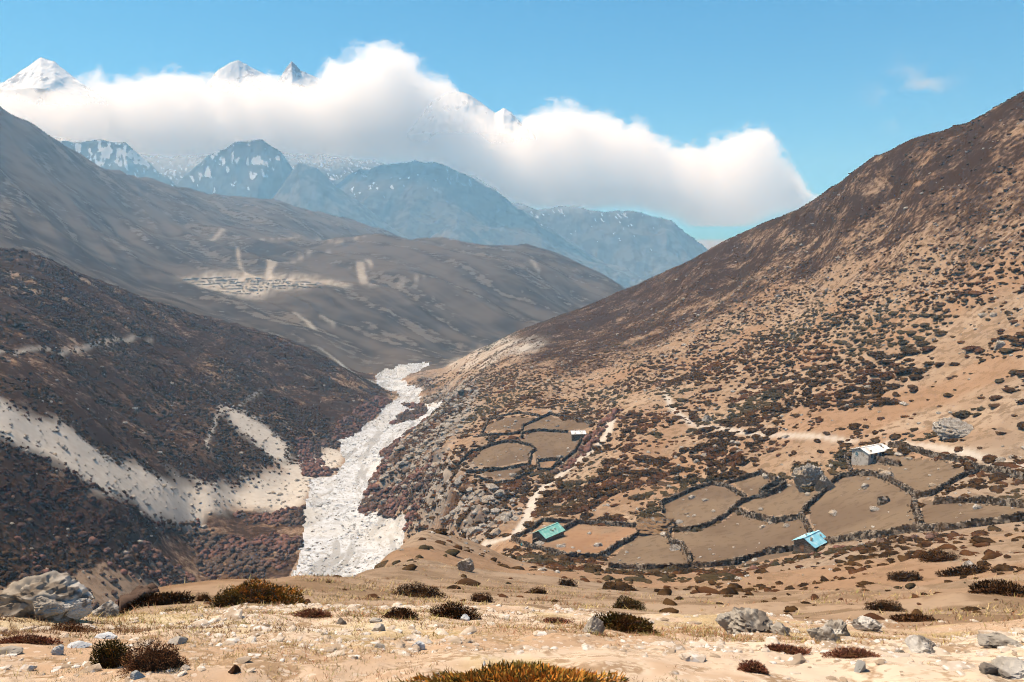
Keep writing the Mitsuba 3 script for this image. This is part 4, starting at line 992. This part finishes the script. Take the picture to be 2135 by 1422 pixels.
STONES = [(874, 1354, 30, 22, 'bright white stone in the middle of the bare ledge', 'gravel'), (790, 1352, 24, 9, 'flat slab stone with a dark edge left of the bright white stone', 'rock'), (969, 1294, 20, 15, 'pale blocky stone on the ledge rim beside brown tufts', 'gravel'),
          (785, 1298, 30, 12, 'low pale stone on the ledge rim beside the red tuft', 'rock'), (711, 1302, 22, 14, 'grey stone at the left end of the rim stones', 'rock'), (789, 1316, 30, 14, 'grey brown stone just in front of the rim stones', 'rock'),
          (124, 1366, 24, 19, 'white block stone left of the dark olive bush', 'gravel'), (163, 1352, 44, 10, 'flat white stone behind the white block stone', 'gravel'), (286, 1416, 30, 15, 'white stone below the wiry red bush at the picture bottom', 'gravel'),
          (217, 1332, 44, 16, 'flat whitish stone right behind the dark olive bush', 'gravel'), (374, 1344, 40, 18, 'grey stone right of the wiry red bush', 'rock'), (490, 1404, 24, 18, 'small dark rust coloured stone on the bare ledge', 'shrub'),
          (1010, 1388, 8, 11, 'tiny upright white stone above the big orange bush', 'gravel'), (1796, 1402, 24, 24, 'white stone standing in the right grass of the ledge', 'gravel'), (14, 1366, 52, 10, 'long thin grey stone at the left edge of the ledge', 'rock'),
          (550, 1312, 26, 12, 'brownish stone on the rim above the rust coloured stone', 'pebble'), (505, 1384, 34, 8, 'flat tan stone just above the rust coloured stone', 'pebble'), (1430, 1378, 24, 18, 'tan stone among reddish grass left of the right boulders', 'pebble'),
          (740, 1374, 18, 8, 'small flat stone left of the slab stone', 'pebble'), (60, 1400, 30, 12, 'tan stone in the bottom left corner of the ledge', 'pebble'), (384, 1398, 22, 9, 'tan stone just right below the wiry red bush', 'pebble'), (868, 1322, 22, 9, 'tan stone behind the bright white stone', 'pebble')]
for i, (px, py, w, h, lab, mt) in enumerate(STONES):
    boulder(px, py, w, h, lab, 60 + i, 'stone', mt, 0.8, 3, 0, 11, 0.1, 'stone')

# ------------------------------------------------------------------ bushes of the ledge and the meadow
def blades(n, w, d, h, length, thick, tones, r, shell=0.45):
    u = r.normal(size=(n, 3)); u[:, 2] = np.abs(u[:, 2]); u /= np.linalg.norm(u, axis=1, keepdims=True)
    lump = 0.72 + 0.56 * meshkit.noise(u * 2.6 + r.uniform(0, 50), 3)
    rr = (1 - shell * r.uniform(0, 1, n) ** 1.5) * lump
    p = u * rr[:, None] * [w, d, h]
    o = u * [1, 1, 0.7] + r.normal(0, 0.42, (n, 3)) + [0, 0, 0.45]
    o /= np.linalg.norm(o, axis=1, keepdims=True)
    s_ = np.cross(o, r.normal(size=(n, 3))); s_ /= np.linalg.norm(s_, axis=1, keepdims=True)
    L = length * r.uniform(0.5, 1.4, (n, 1))
    v = np.stack([p - s_ * thick, p + s_ * thick, p + o * L * 0.6 + s_ * thick * 0.9, p + o * L], 1)
    f = np.array([[0, 1, 2], [0, 2, 3]])[None] + 4 * np.arange(n)[:, None, None]
    tones = np.array(tones)
    patch = np.clip(meshkit.noise(u * 1.7 + 9, 8) + r.normal(0, 0.22, n), 0, 0.999)
    c = tones[(patch * len(tones)).astype(int)] * r.uniform(0.7, 1.3, (n, 1))
    return v.reshape(-1, 3), f.reshape(-1, 3), np.repeat(c, 4, 0)


OLIVE = [(0.028, 0.020, 0.010), (0.055, 0.045, 0.016), (0.10, 0.075, 0.02), (0.19, 0.10, 0.025)]
WIRY = [(0.085, 0.04, 0.022), (0.16, 0.07, 0.035), (0.25, 0.125, 0.06), (0.12, 0.06, 0.03)]
ORANGE = [(0.10, 0.075, 0.02), (0.30, 0.19, 0.04), (0.52, 0.21, 0.04), (0.60, 0.30, 0.07)]
DARK = [(0.022, 0.014, 0.009), (0.05, 0.028, 0.014), (0.085, 0.045, 0.02), (0.13, 0.065, 0.028)]
REDDISH = [(0.20, 0.075, 0.05), (0.28, 0.12, 0.07), (0.14, 0.06, 0.04), (0.33, 0.2, 0.11)]


def bush(px, py, w, h, tones, label, n=2200, rmin=0.0, depth=0.75, sprig=1.0, group=None, category='bush'):
    key = numbered('bush')
    labelled(key, label, category, group)
    r = np.random.default_rng(int(px * 7 + py))
    p = at(px, py, rmin)
    dist = np.linalg.norm(p)
    W_, H_ = w / F * dist / 2, h / F * dist
    away = np.array([p[0], p[1], 0]) / np.hypot(p[0], p[1])
    o = p + away * W_ * depth * 0.7
    o[2] = ground_z(o[0], o[1]) - 0.05 * H_
    hh = max(H_ * 0.85, 0.2 * W_)
    M = spin(-math.atan2(p[0], p[1]))
    slope = np.array([0, 0, 0.0])
    lim = max(W_ * 0.11, 0.012) * sprig
    v, f, c = blades(n, W_, W_ * depth, hh, lim, lim * 0.16, tones, r)
    def settle(v):
        v = v @ M.T + o
        v[:, 2] += (ground_z(v[:, 0], v[:, 1]) - ground_z(o[0], o[1])) * 0.85
        return v
    scene[key + '__foliage'] = mikit.ply((settle(v), f), 'mat_leaf', smooth=False, color=c)
    v, f = shrub_proto(2, int(px))
    scene[key + '__stems'] = mikit.ply((settle(v * [W_ * 0.72, W_ * depth * 0.72, hh * 0.72]), f), 'mat_shrub', smooth=False)
    return key


bush(235, 1392, 68, 58, OLIVE, 'dark olive bush with dense leaves on the left of the ledge', 3000)
bush(325, 1398, 112, 62, WIRY, 'wiry reddish brown cushion bush right of the dark olive one', 5000, sprig=0.7)
bush(1085, 1468, 400, 26, ORANGE, 'big orange and olive bush cut off by the picture bottom', 9000, depth=0.5, sprig=0.55)
bush(545, 1258, 155, 50, ORANGE[:3] + OLIVE[1:3], 'wide orange and olive hummock at the left end of the meadow', 6000, 12, 0.6, 0.7)
bush(474, 1274, 62, 42, OLIVE, 'round dark olive bush below the wide orange hummock', 2600, 12)
bush(424, 1254, 32, 22, OLIVE, 'little olive bush left of the wide orange hummock', 1200, 12)
bush(330, 1262, 120, 26, DARK, 'dark straggling bush along the meadow edge by the speckled boulder', 2600, 12, 0.4)
bush(874, 1245, 108, 30, DARK, 'dark lens shaped bush alone on the pale meadow', 3600, 14, 0.8, 0.6)
bush(1005, 1256, 50, 26, DARK, 'dark brown bush right of the lens shaped bush', 1800, 14)
bush(360, 1292, 50, 18, DARK, 'low dark tuft behind the wiry red bush on the meadow edge', 1200, 8)
bush(1122, 1238, 40, 18, DARK, 'small dark bush in the middle of the meadow', 1200, 14)
bush(1184, 1222, 42, 20, DARK, 'small dark bush at the far rim of the meadow', 1200, 14)
bush(1310, 1270, 66, 30, OLIVE, 'olive green bush on the meadow behind the upright pale rock', 2200, 14)
bush(1302, 1318, 125, 42, OLIVE + WIRY[:2], 'sprawling olive brown bush beside the upright pale rock', 5000)
bush(835, 1290, 70, 26, WIRY[:2] + DARK, 'brown tufted bush on the ledge rim behind the low pale stone', 2600)
bush(945, 1290, 105, 34, WIRY[:2] + DARK, 'long brown feathery bush on the ledge rim below the lens shaped bush', 3400, 0, 0.4, 0.8)
bush(655, 1288, 70, 16, REDDISH, 'low reddish tuft on the ledge rim left of the rim stones', 1600, 0, 0.5)
bush(1160, 1300, 60, 12, REDDISH, 'flat reddish tuft at the rim left of the upright pale rock', 1000, 0, 0.5)
bush(1640, 1362, 90, 12, REDDISH, 'flat rusty tuft in front of the broad craggy boulder', 1400, 0, 0.5)
bush(1775, 1372, 90, 14, REDDISH, 'flat rusty tuft in front of the dark faced boulder', 1400, 0, 0.5)
bush(1570, 1402, 50, 22, REDDISH, 'rusty tuft at the bottom of the grassy right ledge', 1200, 0, 0.5)
bush(150, 1318, 60, 20, WIRY, 'brown tuft in front of the large speckled boulder', 1400, 0, 0.5)
bush(60, 1342, 90, 14, REDDISH, 'flat reddish tuft at the left edge below the speckled boulder', 1400, 0, 0.5)
bush(1886, 1212, 58, 20, DARK, 'dark oval bush on the right slope under the bottom field wall', 1600, 40)
bush(1955, 1172, 66, 20, DARK, 'brown oval bush up the right slope with an orange top', 1600, 40)
bush(2010, 1200, 80, 18, DARK, 'long dark bush right of the dark oval bush', 1600, 40)
bush(2080, 1272, 100, 24, DARK, 'long dark bush near the right picture edge above the flat rock', 2000, 25)
bush(1845, 1286, 64, 22, DARK, 'dark brown bush above the small grey rock on the right', 1800, 20)
bush(1905, 1302, 80, 14, WIRY[:2] + DARK, 'flat rusty brown bush above the low grey rock', 1600, 14)

# ------------------------------------------------------------------ dry grass and pebbles on the ledge
def strewn(n, r0, r1, a0, a1, seed, dens):
    g = np.random.default_rng(seed)
    a, r = np.radians(g.uniform(a0, a1, n)), np.exp(g.uniform(math.log(r0), math.log(r1), n))
    x, y = r * np.sin(a), r * np.cos(a)
    k = (g.uniform(size=n) < dens(x, y)) & grid_at(SEEN, x, y)
    return x[k], y[k], g


qx, qy, g = strewn(15000, 2.5, 75, -38, 38, 201, lambda x, y: np.clip(1.6 * clump(x, y, 1.1, 31) + 0.9 * clump(x, y, 5, 32) - 0.95 - 0.3 * np.clip((np.hypot(x, y) - 6) / 6, 0, 1), 0.02, 1))
K = 16
bx, by = np.repeat(qx, K) + g.normal(0, 0.035, len(qx) * K) * np.repeat(np.hypot(qx, qy) / 4, K), np.repeat(qy, K) + g.normal(0, 0.035, len(qx) * K) * np.repeat(np.hypot(qx, qy) / 4, K)
L = g.uniform(0.008, 0.024, len(bx)) * np.clip(np.hypot(bx, by) / 4, 0.8, 7)
an = g.uniform(0, 6.28, len(bx))
lean = g.normal(0, 0.8, (len(bx), 2))
bz = ground_z(bx, by)
sdx, sdy = np.cos(an) * L * 0.12, np.sin(an) * L * 0.12
tri = np.stack([np.stack([bx - sdx, by - sdy, bz - 0.005], -1), np.stack([bx + sdx, by + sdy, bz - 0.005], -1), np.stack([bx + lean[:, 0] * L, by + lean[:, 1] * L, bz + L], -1)], 1)
tone = np.array([(0.52, 0.40, 0.22), (0.44, 0.35, 0.15), (0.34, 0.17, 0.10), (0.30, 0.26, 0.10), (0.24, 0.14, 0.08)])
ti = (np.clip(clump(np.repeat(qx, K), np.repeat(qy, K), 1.6, 33) * 1.3 - 0.15 + g.normal(0, 0.15, len(bx)), 0, 0.999) * 5).astype(int)
put('dry_grass', (tri.reshape(-1, 3), np.arange(3 * len(bx)).reshape(-1, 3)), 'leaf', 'short dry straw and rust coloured grass on the bare ledge', 'grass', None, 'stuff', color=np.repeat(tone[ti] * g.uniform(0.75, 1.2, (len(bx), 1)), 3, 0))
qx, qy, g = strewn(9000, 2.5, 14, -38, 38, 202, lambda x, y: np.clip(clump(x, y, 1.3, 41) * 2.4 - 1.25 + np.clip(-x / 4, 0, 0.7) * 0.7, 0.03, 1))
ps = np.clip(g.lognormal(-4.4, 0.55, len(qx)), 0.004, 0.06) * np.clip(np.hypot(qx, qy) / 4, 0.8, 2)
put('pebbles', scatter_mesh(ROCKS, qx, qy, ground_z(qx, qy) + 0.15 * ps, ps, g.uniform(0.2, 0.5, len(qx)), g.integers(0, 6, len(qx)), g.uniform(0, 6.28, len(qx)), g.uniform(1, 2.2, len(qx))), 'pebble', 'pale pebbles and stone chips littering the bare ledge', 'pebbles', None, 'stuff')

# ------------------------------------------------------------------ what the large pieces are called
for key, lab in (('ground', 'bare tan ledge of dirt and sparse dry grass at the bottom of the picture'), ('meadow', 'smooth pale meadow shelf just below the ledge'), ('hillside', 'dry tan hillside dotted with dark shrubs rising to the right'), ('hillside_001', 'dark brown hillside on the far side of the river'),
                 ('far_hills', 'hazy brown hills and spur behind the river bend'), ('riverbed', 'broad pale stony riverbed winding down the valley'), ('scree_slope', 'pale scree gully and landslide scar on the dark hillside'), ('floodplain', 'flat brown floodplain beside the riverbed'), ('terraced_plateau', 'far plateau with pale terraced plots'),
                 ('mountain', 'dark hazy pyramid shaped mountain in front of the blue range'), ('mountain_001', 'long blue mountainside with snow streaks under the cloud'), ('mountain_002', 'lower blue mountain at the right end of the cloud'), ('mountain_003', 'snow dusted blue ridge at the left behind the big brown hill'), ('mountain_004', 'tall dark blue mountain right of the pyramid with a long right edge'), ('mountain_005', 'low pale spur at the foot of the tall dark blue mountain'), ('mountain_006', 'steep rock face with thin snow gullies left of the pyramid'),
                 ('snow_peak', 'snow covered summit furthest left above the cloud'), ('snow_peak_001', 'broad snow summit just left of the sharp one'), ('snow_peak_002', 'small sharp pointed snow summit above the cloud'), ('snow_peak_003', 'ragged snow ridge behind the sloping right part of the cloud')):
    labelled(key, lab, key.split('_0')[0].replace('_', ' '), None, 'structure')
for i in range(len(fields)):
    labelled('field' if i == 0 else f'field_{i:03d}', ['reddish brown field right of the turquoise roofed hut', 'small pale field between reddish field and broken wall', 'large tan field left of the blue roofed hut', 'tan field above the grassy overhanging boulder', 'field that holds the round stone pen', 'big stony field right of the split boulder', 'field in front of the white walled house', 'long bottom field at the right edge',
             'topmost left terrace field over the river', 'terrace field above the small white roofed hut', 'terrace field in front of the small white roofed hut', 'largest left terrace field over the river', 'lowest rounded terrace field over the river', 'little tan plot beside the ravine'][i], 'field', None, 'structure')
labelled('haze', 'thin bluish haze filling the valley', 'haze', None, 'stuff')
labelled('cloud_bank', 'long white cloud bank lying across the mountains', 'cloud', None, 'stuff')
